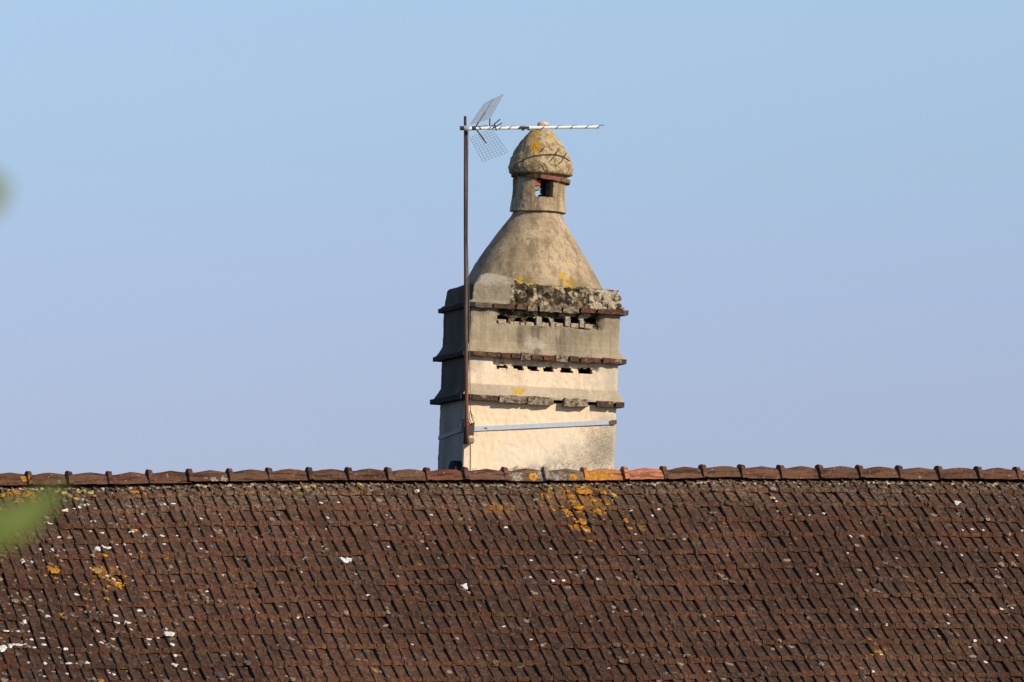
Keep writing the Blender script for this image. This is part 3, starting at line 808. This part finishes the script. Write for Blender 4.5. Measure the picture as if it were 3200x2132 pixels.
# pot with four window openings
pot_top, pot_bot = ch(1686, 553, AY)[1], ch(1680, 664, AY)[1]
ox_t, ox_b = ch(1686, 560, AY)[0]-AX, ch(1680, 664, AY)[0]-AX
wz0, wz1 = ch(1700, 617, AY-.25)[1], pot_top
def pot():
    nth, nz = 168, 40; co = []; cells = set()
    Ro = lambda t: .003*lerp(88, 84, smooth(0, .5, t)) + .004*smooth(.10, .0, t)
    ro, ri = [], []
    for layer in (0, 1):
        for j in range(nz+1):
            t = j/nz
            for i in range(nth):
                th = 2*math.pi*i/nth
                r = Ro(t)-(.055 if layer else 0); ox = lerp(ox_b, ox_t, t)
                p = Vector((AX+ox+r*math.cos(th), AY+r*math.sin(th), lerp(pot_bot, pot_top+.01, t)))
                p.z += (-.012*math.sin(th*2.0+.7)*.3 + .006*fbm(p, 9))*(1-t)
                d = .005*fbm(p, 6)+.004*fbm(p, 26, 2)
                co.append(p+Vector((math.cos(th), math.sin(th), 0))*d)
    N1 = (nz+1)*nth
    for j in range(nz):
        for i in range(nth):
            th = 2*math.pi*(i+.5)/nth; z = co[j*nth+i].z
            hole = False
            for c_ in (-math.pi/2, math.pi/2, 0, math.pi):
                da = (th-c_+math.pi) % (2*math.pi)-math.pi
                if abs(da+.03*noise.noise(Vector((z*30, c_, 1)))) < .355 and z > wz0+.012*noise.noise(Vector((th*9, 2, 2))): hole = True
            if not hole: cells.add((j, i))
    fs = []
    for j in range(nz):
        for i in range(nth):
            a, b_, c_, d_ = j*nth+i, j*nth+(i+1) % nth, (j+1)*nth+(i+1) % nth, (j+1)*nth+i
            if (j, i) in cells:
                fs.append((a, b_, c_, d_)); fs.append((a+N1, d_+N1, c_+N1, b_+N1))
                for nb, e in (((j-1, i), (a, b_)), ((j+1, i), (c_, d_)), ((j, (i-1) % nth), (d_, a)), ((j, (i+1) % nth), (b_, c_))):
                    if nb not in cells: fs.append((e[1], e[0], e[0]+N1, e[1]+N1))
    me = bpy.data.meshes.new('pot'); me.from_pydata(co, [], fs); me.update()
    crumb_attr(me, [0]*len(co))
    link('pot', me, [M_CONE], chimney)
pot()
# bricks stacked in the openings under the cap
def brick(name, cx_, cy_, z0, z1, hx, hy, rz, m, seed, parent=chimney, color=None):
    rg = random.Random(seed); bm = bmesh.new(); bmesh.ops.create_cube(bm, size=1)
    bmesh.ops.bevel(bm, geom=bm.edges[:], offset=.09, segments=1, affect='EDGES')
    me = bpy.data.meshes.new(name); 
    for v in bm.verts:
        v.co = Vector((v.co.x*2*hx*rg.uniform(.93, 1.05), v.co.y*2*hy*rg.uniform(.93, 1.05), v.co.z*(z1-z0)*rg.uniform(.95, 1.03)))
    bm.to_mesh(me); bm.free()
    o = link(name, me, [m], parent); o.location = (cx_, cy_, (z0+z1)/2); o.rotation_euler = (0, 0, rz)
    if color: o.color = (*color, 1)
    return o
M_REDB = plain('red_brick', (.30, .075, .04), .9, var=.35)
M_GREYB = plain('grey_brick', (.22, .19, .15), .9, var=.35)
M_VENTB = plain('pale_block', (.34, .275, .195), .9, var=.4)
M_DARKB = plain('sooty_brick', (.07, .05, .04), .95, var=.4)
y_in = AY-.175
def inz(py): return ch(1690, py, y_in)[1]
def inx(px): return ch(px, 585, y_in)[0]
brick('brick', inx(1673), y_in, inz(583), inz(563), .034, .05, .3, M_REDB, 1)
brick('brick', inx(1671), y_in+.005, inz(597), inz(584.5), .036, .05, .15, M_GREYB, 2)
yb = AY+.20
for k, (a, b_) in enumerate(((556, 574), (575, 589), (590, 606))):
    brick('brick', ch(1706+2*k, 585, yb)[0], yb, ch(1700, b_, yb)[1], ch(1700, a, yb)[1], .062, .045, -.1+.1*k, M_DARKB, 5+k)
brick('brick', ch(1703, 606, yb)[0]-.0, yb+.01, ch(1700, 640, yb)[1], ch(1700, 608, yb)[1], .05, .05, .2, M_DARKB, 9)
brick('brick', ch(1672, 560, yb)[0], yb, ch(1700, 578, yb)[1], ch(1700, 548, yb)[1], .09, .05, .05, M_DARKB, 10)
for k, (a, b_) in enumerate(((570, 590), (591, 612))):
    q = AY-.04; brick('brick', ch(1728, 585, q)[0], q, ch(1728, b_, q)[1], ch(1728, a, q)[1], .05, .05, .25, M_GREYB, 14+k)

# cap
cap_p = axis_prof([(1690, 553, 82), (1690, 546, 101), (1689, 527, 103), (1690.5, 500, 96), (1690.5, 470, 82), (1690.5, 446, 66), (1690.5, 424, 46), (1690, 410, 33), (1692, 404, 26), (1696, 398, 20), (1696, 388, 15), (1696, 384, 8)])
CAPD = {}
def cap_extra(p, th, r):
    zrel = (p.z-cap_p[0][1])
    lo = smooth(.40, .18, zrel)*smooth(.0, .03, zrel)
    d, _ = noise.voronoi(p*Vector((11, 11, 7)))
    e = lo*(.007*(smooth(0, .45, d[1]-d[0]))-.004+.011*fbm(p, 17)-.012*smooth(.1, .5, fbm(p, 24)))
    e += .006*fbm(p, 12)*smooth(0, .05, zrel)
    if zrel < .03: e -= .004
    # the rim hangs lower towards the right
    return 0, e
def cap_pt(px, py, lift=.008):
    x, z = ch(px, py, AY-.2)
    for _ in range(3):
        zz = z; r = interp([q[1] for q in cap_p], [q[2] for q in cap_p], zz); ox = interp([q[1] for q in cap_p], [q[0] for q in cap_p], zz)
        dx = x-(AX+ox); yy = AY-math.sqrt(max(.0004, (r+lift)**2-dx*dx)); x, z = ch(px, py, yy)
    return Vector((x, yy, z))
def m_cap():
    t = NT('cap_mortar'); fine = t.noise(90, 4, .7); big = t.noise(5, 4); med = t.noise(26, 4, .7)
    c = t.mix(t.ramp(big, .3, .7), (.42, .315, .18), (.54, .415, .25))
    c = t.mix(t.ramp(med, .47, .60, 0, .75), c, (.16, .115, .055))
    c = t.mix(t.ramp(t.noise(17, 5, .75), .56, .62, 0, .85), c, (.50, .41, .27))
    c = t.mix(t.ramp(t.noise(13, 4, .7, (1, 1, .5)), .58, .70, 0, .6), c, (.22, .155, .06))
    c = t.mix(t.ramp(fine, .62, .74, 0, .5), c, (.05, .04, .028))
    cs = lambda px, py, r: (tuple(CHM @ cap_pt(px, py)), r)
    m = t.patches([cs(1675, 452, .075), cs(1674, 464, .065), cs(1666, 425, .06), cs(1676, 415, .05), cs(1722, 424, .04)], 30, 1.9, .25, .5)
    c = t.mix(m, c, (.50, .27, .02))
    m = t.patches([cs(1665, 512, .10), cs(1645, 470, .10)], 22, 1.9, .3, .6)
    c = t.mix(t.math('MULTIPLY', m, .6), c, (.15, .125, .04))
    hgt = t.math('ADD', t.math('MULTIPLY', med, 1.0), t.math('MULTIPLY', fine, .5))
    return t.done(c, .95, t.bump(hgt, .9, .018), .15)
M_CAP = m_cap()
lathe(cap_p, 'cap', [M_CAP], 120, .006, None, extra=cap_extra)
M_KNOB = plain('pale_pebble', (.62, .47, .34), .9)
b = MB(); kx, kz = ch(1697, 393, AY)
vs = []; fs = []; nn = 14
for j in range(6):
    ph = -.9+2.4*j/5
    for i in range(nn):
        a = 2*math.pi*i/nn; rr = .052*math.cos(ph)*(1+.10*math.sin(a*2+j))
        vs.append((kx+rr*math.cos(a), AY+rr*math.sin(a), kz+.012+.030*math.sin(ph)))
b.add(vs, [(j*nn+i, j*nn+(i+1) % nn, (j+1)*nn+(i+1) % nn, (j+1)*nn+i) for j in range(5) for i in range(nn)]+[tuple(5*nn+i for i in range(nn))])
b.build('finial', M_KNOB, chimney, True)
# clay tiles ringed under the cap
def m_ringclay():
    t = NT('pink_clay'); n = t.noise(45, 4, .7); oc = t.n('ShaderNodeObjectInfo').outputs['Color']
    c = t.mix(t.ramp(n, .45, .7, 0, .7), oc, (.09, .045, .03))
    return t.done(c, .92, t.bump(n, .7, .008), .15)
M_RINGC = m_ringclay()
zr0, zr1 = ch(1690, 557, AY-.3)[1], ch(1690, 545, AY-.3)[1]
rg = random.Random(3)
oxr = cap_p[1][0]
for k in range(8):
    a0 = -math.pi/2-.25+k*math.pi/4+.02; a1 = a0+math.pi/4-.04
    b = MB(); vs = []; m_ = 8; dz = rg.uniform(-.004, .004)
    for i in range(m_+1):
        a = lerp(a0, a1, i/m_); jr = rg.uniform(-.003, .003)
        for r_, z_ in ((.20, zr0), (.279+jr, zr0+rg.uniform(-.003, .003)), (.283+jr, zr1), (.20, zr1)):
            tilt = -.026*math.cos(a)
            vs.append((AX+oxr+r_*math.cos(a), AY+r_*math.sin(a), z_+dz+tilt))
    fs = [(i*4+q, i*4+(q+1) % 4, i*4+4+(q+1) % 4, i*4+4+q) for i in range(m_) for q in range(4)]+[(0, 1, 2, 3), tuple(m_*4+3-q for q in range(4))]
    b.add(vs, fs); o = b.build('ring_tile', M_RINGC, chimney)
    o.color = (*((.27, .105, .075) if k == 0 else (.20, .105, .055) if k in (1, 2) else (.085, .062, .035)), 1)
# old wire tied round the cap
M_WIRE = plain('rusty_wire', (.035, .025, .02), .8)
b = MB(); b.tube([cap_pt(px, py, .012) for px, py in [(1606, 520), (1620, 508), (1645, 495), (1667, 487), (1690, 484), (1715, 482.5), (1737, 483), (1755, 488), (1768, 494), (1780, 503)]], .0042, 6)
wire = b.build('wire_band', M_WIRE, chimney)
for pts in ([(1702, 459), (1697, 468), (1691, 475)], [(1748, 462), (1741, 476), (1733, 488), (1721, 504)], [(1770, 479), (1762, 492), (1755, 505), (1748, 512)],
            [(1691, 508), (1705, 515), (1710, 528), (1703, 544)], [(1737, 514), (1745, 519)]):
    b = MB(); b.tube([cap_pt(px, py, .014+.012*(i % 2)) for i, (px, py) in enumerate(pts)], .0032, 6); b.build('wire_tie', M_WIRE, wire)

# ledge tiles
def slab(x0, x1, y0, y1, z0, z1, color, seed, rot=0.0, label=None, jag=.004, m=M_TERRA):
    rg = random.Random(seed); bm = bmesh.new()
    nx_ = max(1, int((x1-x0)/.05)); ny_ = max(1, int((y1-y0)/.12))
    gx = [lerp(x0, x1, i/nx_) for i in range(nx_+1)]; gy = [lerp(y0, y1, i/ny_) for i in range(ny_+1)]
    b = MB(); vs = []
    for z in (z0, z1):
        for y in gy:
            for x in gx:
                ex = jag if (y == y0 or x in (x0, x1)) else jag*.3
                vs.append((x+rg.uniform(-ex, ex)*.7, y+rg.uniform(-ex, ex), z+rg.uniform(-jag, jag)*.6))
    A = nx_+1; B = A*(ny_+1); fs = []
    for j in range(ny_):
        for i in range(nx_):
            a = j*A+i; fs += [(a, a+A, a+A+1, a+1), (B+a, B+a+1, B+a+A+1, B+a+A)]
    for i in range(nx_):
        fs += [(i, i+1, B+i+1, B+i), (ny_*A+i+1, ny_*A+i, B+ny_*A+i, B+ny_*A+i+1)]
    for j in range(ny_):
        a = j*A; fs += [(a+A, a, B+a, B+a+A), (a+nx_, a+nx_+A, B+a+nx_+A, B+a+nx_)]
    b.add(vs, fs); o = b.build('ledge_tile', m, chimney); o.color = (*color, 1)
    if rot: o.rotation_euler = (0, 0, rot)
    if label: o['label'] = label
    bm.free(); return o
M_SLABDARK = m_shade_soot('shade_sooty_ledge', (.022, .022, .023), (.04, .039, .039))  # left ledges: their shade is put into this near-black colour
RED, BRN, PAL, DRK = (.16, .062, .040), (.095, .060, .040), (.33, .27, .19), (.06, .042, .032)
def ledge(z0, z1, oL, oR, oF, fronts, seed):
    slab(-oL, .03, -oF-.0, CD+oL*.8, z0, z1, DRK, seed, label='sooty ledge along the left side with its shade put into the dark colour', jag=.003, m=M_SLABDARK)
    slab(CW-.03, CW+oR, -oF+.004, CD+oR*.8, z0-.003, z1-.002, BRN, seed+1)
    slab(.034, CW-.034, CD-.03, CD+oR*.8, z0+.002, z1, BRN, seed+2)
    for k, (a, b_, py, c_, o_) in enumerate(fronts):
        xa = ch(1320+a/SC, py)[0]; xb = ch(1320+b_/SC, py)[0]
        slab(max(.035, xa+.004), xb-.004, -oF-o_, .06, z0+rgl.uniform(-.004, .004)-(.014 if c_ == PAL else .002), z1+rgl.uniform(-.002, .003)+(.010 if c_ == PAL else 0), c_, seed+10+k, jag=.006 if c_ != PAL else .010)
rgl = random.Random(44)
ledge(zc3b, zc3t, .082, .050, .076, [(445, 800, 1240, BRN, 0), (812, 1120, 1240, PAL, .004), (1124, 1405, 1245, PAL, -.004), (1515, 1780, 1250, PAL, -.004), (1872, 2052, 1255, BRN, -.006)], 500)
ledge(zc2b, zc2t, .070, .062, .062, [(445, 836, 1105, (.15, .085, .04), 0), (842, 938, 1108, RED, .003), (948, 1050, 1110, BRN, -.004), (1054, 1160, 1110, PAL, .0), (1170, 1290, 1112, RED, .004), (1300, 1424, 1113, RED, 0), (1432, 1568, 1115, PAL, .003), (1576, 1684, 1118, BRN, 0), (1696, 1920, 1120, RED, -.005), (1938, 2125, 1124, RED, .004)], 600)
ledge(zc1b, zc1t, .044, .060, .055, [(445, 750, 950, (.20, .16, .11), -.006), (756, 1000, 955, BRN, -.012), (1004, 1120, 958, (.17, .09, .05), 0), (1128, 1240, 960, PAL, -.012), (1250, 1500, 962, PAL, -.006), (1508, 1690, 965, PAL, -.014), (1700, 1870, 968, RED, 0), (1880, 2125, 970, RED, .004)], 700)
for k, (a, c, w, h) in enumerate(((862, 850, 92, 50), (965, 868, 40, 36), (1015, 872, 60, 48), (1085, 880, 50, 44), (1160, 880, 90, 54), (1262, 850, 62, 110), (1330, 886, 80, 50), (1410, 880, 46, 60), (1480, 886, 84, 42), (1572, 850, 58, 110), (1648, 892, 84, 50), (1728, 880, 52, 70), (1800, 902, 90, 52))):
    x, z = ch(1320+a/SC, 760+c/SC); o = brick('vent_block', x, .030, z-h*.0015/SC, z+h*.0015/SC, w*.0015/SC, .028, 0, M_VENTB, 40+k)
mb = MB(); rgm = random.Random(61); n_ = 70
for row in range(5):
    for i in range(n_+1):
        q = i/n_; x = lerp(.05, CW+.01, q); e = abs(fbm((x, 3, 1), 7))*.05 + .012*rgm.random()
        h = -.005 + .055*smooth(.15, .55, q) + 1.5*e
        t_ = row/4; zb = ch(1450+470*q, 1474)[1]
        mb.v.append((x+rgm.uniform(-.004, .004), -.075*(1-t_)**1.4 - .004 + rgm.uniform(-.004, .004), zb - .05 + (h+.05)*t_))
mb.f = [(r*(n_+1)+i, r*(n_+1)+i+1, (r+1)*(n_+1)+i+1, (r+1)*(n_+1)+i) for r in range(4) for i in range(n_)]; mb.m = [0]*len(mb.f)
mb.build('base_mortar', m_plaster('base_mortar', (.46, .40, .31), (.66, .57, .44), (.26, .22, .17), bump=1.0, mott=.8), chimney)
# corner pilaster strip below the mast and a dark half round lump against the left side
b = MB(); b.box(-.012, .072, -.022, .03, -.9, chz(1388)); b.build('corner_strip', M_CREAM2, chimney)
b = MB(); vs = []
yc = .20; zc_ = -.03
for x in (-.075, .02):
    for i in range(13):
        a = math.pi*i/12; vs.append((x, yc+.17*math.cos(a)*1.0, zc_+.125*math.sin(a)))
b.add(vs, [(i, i+1, 14+i, 13+i) for i in range(12)]+[tuple(range(13)), tuple(range(25, 12, -1))])
b.build('half_round_lump', M_SLABDARK, chimney)

# ------------------------------------------------------------------ aerial on its mast
M_MASTM = None
def m_mast():
    t = NT('rusty_mast_paint'); n = t.noise(25, 4, .7, (1, 1, .2)); sp_ = t.n('ShaderNodeSeparateXYZ'); t.l(t.pos, sp_.inputs[0])
    c = t.mix(t.ramp(n, .35, .65), (.085, .052, .042), (.15, .085, .062))
    c = t.mix(t.ramp(t.math('ADD', sp_.outputs[2], t.math('MULTIPLY', n, .8)), ZR+1.9, ZR+1.0, 0, .8), c, (.20, .065, .035))
    return t.done(c, .6, None, .4, .3)
mx, mz = ch(1458, 1386, -.06)
mast_base = CHM @ Vector((mx, -.075, mz))
aer = empty('aerial', mast_base)
tag(aer, 'television aerial with grid reflector on a thin rusty mast strapped to the chimney corner', 'aerial')
MDEP = (mast_base-CAM).dot(fw)
def mp(px, py, dd=0.0): return at(px, py, MDEP+dd) - mast_base
M_MAST = m_mast()
b = MB(); b.tube([mp(1458.5, 1386), mp(1458.5, 1300), mp(1456, 1000), mp(1455, 640), mp(1455.5, 408)], [.0185]*5, 12)
b.build('mast', M_MAST, aer, True)
b = MB(); b.tube([mp(1454, 415), mp(1453.5, 363)], .0128, 10); b.build('mast_tip', M_MAST, aer, True)
M_ALU = plain('white_aluminium', (.78, .78, .77), .45, .0, .04)
M_BLK = plain('black_plastic', (.018, .018, .018), .5)
M_BRN = plain('brown_plastic', (.10, .05, .045), .5)
M_GALV = plain('galvanised_steel', (.40, .47, .55), .5, .0, .08)
M_DKM = plain('dark_iron', (.05, .04, .035), .7)
# the boom runs to the right, a little away from the camera
bz = lambda px: 402 - (px-1440)*.012
BD = lambda px: -.06 + (px-1455)*.0006
b = MB(); b.tube([mp(1474, bz(1474), BD(1474)), mp(1872, bz(1872), BD(1872))], .0150, 8)
boom = b.build('boom', M_ALU, aer)
b = MB(); b.tube([mp(1437, 401, -.05), mp(1450, 401, -.05)], .020, 10); b.build('end_plug', M_BRN, aer)
b = MB(); b.tube([mp(1447, 401, -.045), mp(1452, 401, -.045), mp(1466, 401, -.045), mp(1476, 401, -.05)], [.018, .027, .025, .018], 10); b.build('mast_clamp', M_ALU, aer, True)
b = MB(); b.box(-.016, .016, -.02, .02, -.018, .018, M=Matrix.Translation(mp(1481, 401, -.05))); b.build('reflector_hub', M_BLK, aer)
ed = (fw*.13 + rt*.030 + up*.012)   # half length of an element, nearly end on to the camera
for px in (1566, 1596, 1626, 1700, 1744, 1789, 1837, 1873):
    c = Vector(mp(px, bz(px), BD(px)))+up*.008
    b = MB()
    b.tube([c-rt*.020-up*.021-fw*.085, c-rt*.006-up*.008-fw*.03, c+rt*.006+up*.008, c+rt*.045+up*.011+fw*.085], .0035, 6)
    b.build('director', M_BLK, boom)
c = Vector(mp(1640, bz(1640)-1, BD(1640)-.03)); b = MB()
b.tube([c-rt*.045, c+rt*.042], .011, 6); b.build('balun_box', M_BRN, aer)
for px, py in ((1634, 406), (1652, 405)):
    b = MB(); q = Vector(mp(px, py, BD(px)-.03)); b.tube([q-rt*.012, q+rt*.014], .008, 6); b.build('connector', M_BLK, aer)
# folded dipole
b = MB()
b.tube([mp(1530, 394, -.1), mp(1531, 371, -.12)], .006, 6); b.build('dipole_bracket', M_DKM, aer)
b = MB(); q = [(1535, 393), (1544, 392), (1549, 384), (1556, 379), (1563, 373)]
b.tube([mp(x, y, -.12+i*.05) for i, (x, y) in enumerate(q)], .005, 6)
q = [(1540, 398), (1552, 394), (1561, 390), (1568, 385)]
b.tube([mp(x, y, -.1+i*.05) for i, (x, y) in enumerate(q)], .005, 6)
b.tube([mp(1545, 386, -.1), mp(1551, 408, -.14)], .006, 6)
b.tube([mp(1524, 393, -.1), mp(1490, 396, -.1)], .004, 6)
b.build('folded_dipole', M_BLK, aer)
# corner reflector: two tilted wire panels
def panel(name, A, B_, C_, D_, na, nb, r, r2, mm, dd):
    """A-B lower edge, D-C upper edge; wires both ways"""
    b = MB(); P = [Vector(mp(x, y, d)) for (x, y), d in zip((A, B_, C_, D_), dd)]
    for i in range(na+1):
        t = i/na; b.tube([P[0].lerp(P[1], t), P[3].lerp(P[2], t)], r, 4)
    for j in range(nb+1):
        t = j/nb; b.tube([P[0].lerp(P[3], t), P[1].lerp(P[2], t)], r2, 4)
    return b.build(name, mm, aer)
M_MESH = plain('zinc_mesh', (.30, .33, .39), .6, .1)
up_dd = (-.30, .22, .20, -.32)
panel('reflector_panel', (1468, 390), (1531, 372), (1575, 293), (1514, 322), 24, 32, .0012, .0010, M_MESH, up_dd)
lo_dd = (-.30, .22, .20, -.32)
panel('reflector_panel', (1468, 430), (1537, 405), (1588, 476), (1509, 506), 8, 10, .0013, .0009, M_DKM, lo_dd)
b = MB(); b.tube([mp(1486, 397, -.05), mp(1517, 349, -.05)], .007, 6); b.tube([mp(1517, 349, -.05), mp(1542, 308, -.05)], .003, 5); b.build('reflector_arm', M_BLK, aer)
b = MB(); b.tube([mp(1489, 405, -.05), mp(1520, 448, -.05)], .008, 6); b.build('reflector_arm', M_BLK, aer)
# bracket, strap and cable at the chimney corner
def L(px, py, yl): x, z = ch(px, py, yl); return (CHM @ Vector((x, yl, z))) - mast_base
def LC(x, y, z): return (CHM @ Vector((x, y, z))) - mast_base
zs = chz(1340)
b = MB()
for sgn in (0,):
    vs = []
    for (x, y, z) in ((.075, -.018, zs), (CW-.008, -.018, ch(1905, 1318)[1])):
        for dy in (0, .004):
            for dz in (-.021, .021): vs.append(LC(x, y+dy, z+dz))
    b.add(vs, [(0, 1, 3, 2), (4, 6, 7, 5), (0, 4, 5, 1), (2, 3, 7, 6), (1, 5, 7, 3), (0, 2, 6, 4)])
z2 = ch(1905, 1318)[1]
b.build('strap', M_GALV, aer)
b = MB(); vs = []
zl0 = zs-.0; zl1 = zs-.045
for (x, y, z) in ((-.012, .0, zl0), (-.010, CD-.05, zl1)):
    for dx in (0, .004):
        for dz in (-.018, .018): vs.append(LC(x+dx, y, z+dz))
b.add(vs, [(0, 1, 3, 2), (4, 6, 7, 5), (0, 4, 5, 1), (2, 3, 7, 6), (1, 5, 7, 3), (0, 2, 6, 4)])
b.build('strap', plain('shaded_zinc', (.17, .18, .20), .6, .2, .1), aer)  # left run of the same strap, its shade put into a darker zinc
# brown end of the front strap
b = MB(); vs = []
xa = ch(1902, 1318)[0]
for (x, h) in ((xa, .013), (xa+.03, .021), (CW-.004, .021)):
    for y in (-.0215, -.0185):
        for s_ in (-1, 1): vs.append(LC(x, y, lerp(zs, z2, (x-.075)/(CW-.063))+s_*h))
b.add(vs, [(0, 1, 5, 4), (4, 5, 9, 8), (2, 6, 7, 3), (6, 10, 11, 7), (0, 2, 3, 1), (8, 9, 11, 10), (1, 3, 7, 5), (5, 7, 11, 9), (0, 4, 6, 2), (4, 8, 10, 6)])
b.build('strap_end', plain('strap_brown', (.12, .08, .055), .9), aer)
# punched marks on the strap
b = MB()
xm = ch(1517, 1337)[0]; zm = lerp(zs, z2, (xm-.075)/(CW-.063))
for dx in (-.009, .009): b.box(xm+dx-.003, xm+dx+.003, -.0205, -.0175, zm-.010, zm+.010)
b.box(xm-.007, xm+.007, -.0203, -.0176, zm-.002, zm+.003)
vv = [tuple(LC(*v)) for v in b.v]; b.v = vv
b.build('strap_mark', plain('stamp_ink', (.07, .07, .08), .8), aer)
def lbox(name, m, x0, x1, y0, y1, z0, z1, bevel=.003):
    b = MB(); b.box(x0, x1, y0, y1, z0, z1); b.v = [tuple(LC(*v)) for v in b.v]
    o = b.build(name, m, aer); md = o.modifiers.new('bevel', 'BEVEL'); md.width = bevel; md.segments = 1; return o
lbox('bracket_plate', M_DKM, -.024, -.008, -.035, .12, chz(1352), chz(1311))
lbox('bracket_plate', M_DKM, .045, .075, -.045, -.008, chz(1346), chz(1322))
lbox('bracket_jaw', M_DKM, -.02, .062, -.085, -.05, chz(1362), chz(1330))
lbox('bracket_jaw', M_BLK, -.03, .004, -.06, -.03, chz(1390), chz(1352))
lbox('mast_foot', plain('grimy_steel', (.22, .18, .13), .8), .0, .065, -.11, -.03, chz(1388), chz(1370), .012)
b = MB(); b.tube([LC(-.022, .03, chz(1318)), LC(-.04, .03, chz(1326)), LC(-.04, .03, chz(1338)), LC(-.022, .03, chz(1346))], .006, 6); b.build('u_bolt', M_GALV, aer)
M_COAX = plain('grey_cable', (.13, .12, .09), .6)
b = MB()
pts = [Vector(mp(1463, 412, -.03)), Vector(mp(1462, 560, -.02)), Vector(mp(1461, 760, -.02)), L(1466, 950, -.075), L(1467, 1090, -.085), L(1469, 1200, -.068), L(1470, 1240, -.09), L(1470, 1280, -.03)]
b.tube(pts, .0034, 6); b.build('coax_cable', M_COAX, aer)
b = MB(); b.tube([L(1470, 1280, -.03), L(1474, 1303, -.035), L(1480, 1318, -.035), L(1483, 1324, -.03), L(1479, 1329, -.03), L(1471, 1327, -.03)], .0048, 6)
b.tube([L(1469, 1286, -.03), L(1475, 1296, -.04), L(1481, 1308, -.03)], .0028, 6)
b.tube([L(1468, 1286, -.03), L(1467, 1312, -.03), L(1473, 1322, -.03)], .0028, 6)
b.tube([L(1474, 1346, -.03), L(1480, 1356, -.035), L(1478, 1370, -.03), L(1472, 1374, -.03)], .003, 6)
b.tube([L(1470.5, 1388, -.026), L(1470.5, 1430, -.026), L(1470, 1480, -.026)], .0026, 6)
b.build('cable_loop', plain('olive_cable', (.10, .10, .05), .6), aer)

# ------------------------------------------------------------------ out of focus tree near the camera, mostly left of the frame
def m_leaf():
    t = NT('leaf'); n = t.noise(30, 3)
    c = t.mix(t.ramp(n, .3, .7), (.100, .145, .024), (.150, .180, .036))
    t.b.inputs['Subsurface Weight'].default_value = 0.0
    return t.done(c, .5, None, .4)
M_LEAF = m_leaf(); M_BARK = plain('bark', (.07, .055, .04), .95, var=.4)
tb = at(-1700, 1066, 10.5); tb.z = ground_h(tb.x, tb.y)
tree = empty('leafy_tree', tb)
tag(tree, 'green leafy tree close to the viewer whose blurred leaves reach in at the left edge', 'tree')
b = MB(); top = at(-1500, 300, 10.5)-tb
b.tube([(0, 0, -.1), (.03, .02, top.z*.4), (.05, 0, top.z*.75), (0, .03, top.z*1.15)], [.10, .085, .06, .03], 10)
b.build('trunk', M_BARK, tree, True)
def leaf_mesh(L_, w, rg):
    vs = []; fs = []; k = 6
    for i in range(k+1):
        t = i/k; ww = w*math.sin(math.pi*(t**.8))**.9*.5; zz = -.12*L_*t*t
        vs += [(-ww, L_*t, zz+.15*ww), (0, L_*t, zz), (ww, L_*t, zz+.15*ww)]
    for i in range(k):
        for q in range(2): a = i*3+q; fs.append((a, a+1, a+4, a+3))
    return vs, fs
# branches and small leaves of the crown (outside the frame)
rg = random.Random(4); bb = MB(); lv = MB()
for k in range(16):
    z = top.z*rg.uniform(.45, 1.1); a = rg.uniform(0, 6.28)
    d = Vector((math.cos(a), math.sin(a), rg.uniform(.1, .6))).normalized()
    # keep the frame clear: shorten what grows towards the view axis
    ln = rg.uniform(.5, .95)*(0.5 if d.dot(rt) > .3 else 1)
    s0 = Vector((.03, .01, z)); bb.tube([s0, s0+d*ln*.5+Vector((0, 0, .05)), s0+d*ln], [.022, .014, .006], 6)
    for _ in range(75):
        p = s0+d*ln*rg.uniform(.25, 1.1)+Vector((rg.gauss(0, .13), rg.gauss(0, .13), rg.gauss(0, .13)))
        x, y, dd = proj(p+tb)
        if x > -90: continue
        M = Matrix.Translation(p) @ Matrix.Rotation(rg.uniform(0, 6.28), 4, 'Z') @ Matrix.Rotation(rg.uniform(-1.2, .5), 4, 'X')
        vs, fs = leaf_mesh(rg.uniform(.06, .10), rg.uniform(.03, .045), rg); lv.add([M @ Vector(v) for v in vs], fs)
# two thin twigs that carry the leaves seen at the left edge
def tp(px, py, d): return at(px, py, d)-tb
bb.tube([(0.04, 0, tp(-1500, 900, 10.5).z), tp(-900, 700, 9.0), tp(-300, 620, 7.2), tp(-90, 600, 6.7)], [.016, .010, .005, .002], 6)
bb.tube([(0.04, 0, tp(-1500, 1900, 10.5).z), tp(-900, 1850, 9.4), tp(-300, 1740, 8.2), tp(-60, 1690, 7.7)], [.016, .010, .005, .002], 6)
bb.build('branch', M_BARK, tree, True)
tag(lv.build('crown', M_LEAF, tree, True), kind='stuff')
def leaf_px(pts, depth):
    """a real leaf blade from stalk to tip with width, at its own distance"""
    (x0, y0), (x1, y1), w = pts
    a = Vector(tp(x0, y0, depth)); c = Vector(tp(x1, y1, depth+.02)); ax = (c-a); L_ = ax.length; ax.normalize()
    sd_ = ax.cross(fw).normalized(); nn_ = sd_.cross(ax)
    vs, fs = leaf_mesh(L_, w*depth/F, rg); b = MB()
    b.add([a+sd_*v[0]+ax*v[1]+nn_*(v[2]*.5) for v in vs], fs)
    b.build('leaf', M_LEAF, tree, True)
leaf_px(((-125, 640), (30, 575), 150), 6.6)
leaf_px(((-120, 560), (20, 640), 150), 6.7)
leaf_px(((-70, 1720), (215, 1515), 105), 7.6)
leaf_px(((-70, 1660), (190, 1555), 85), 7.8)
leaf_px(((-90, 1600), (110, 1670), 95), 7.5)
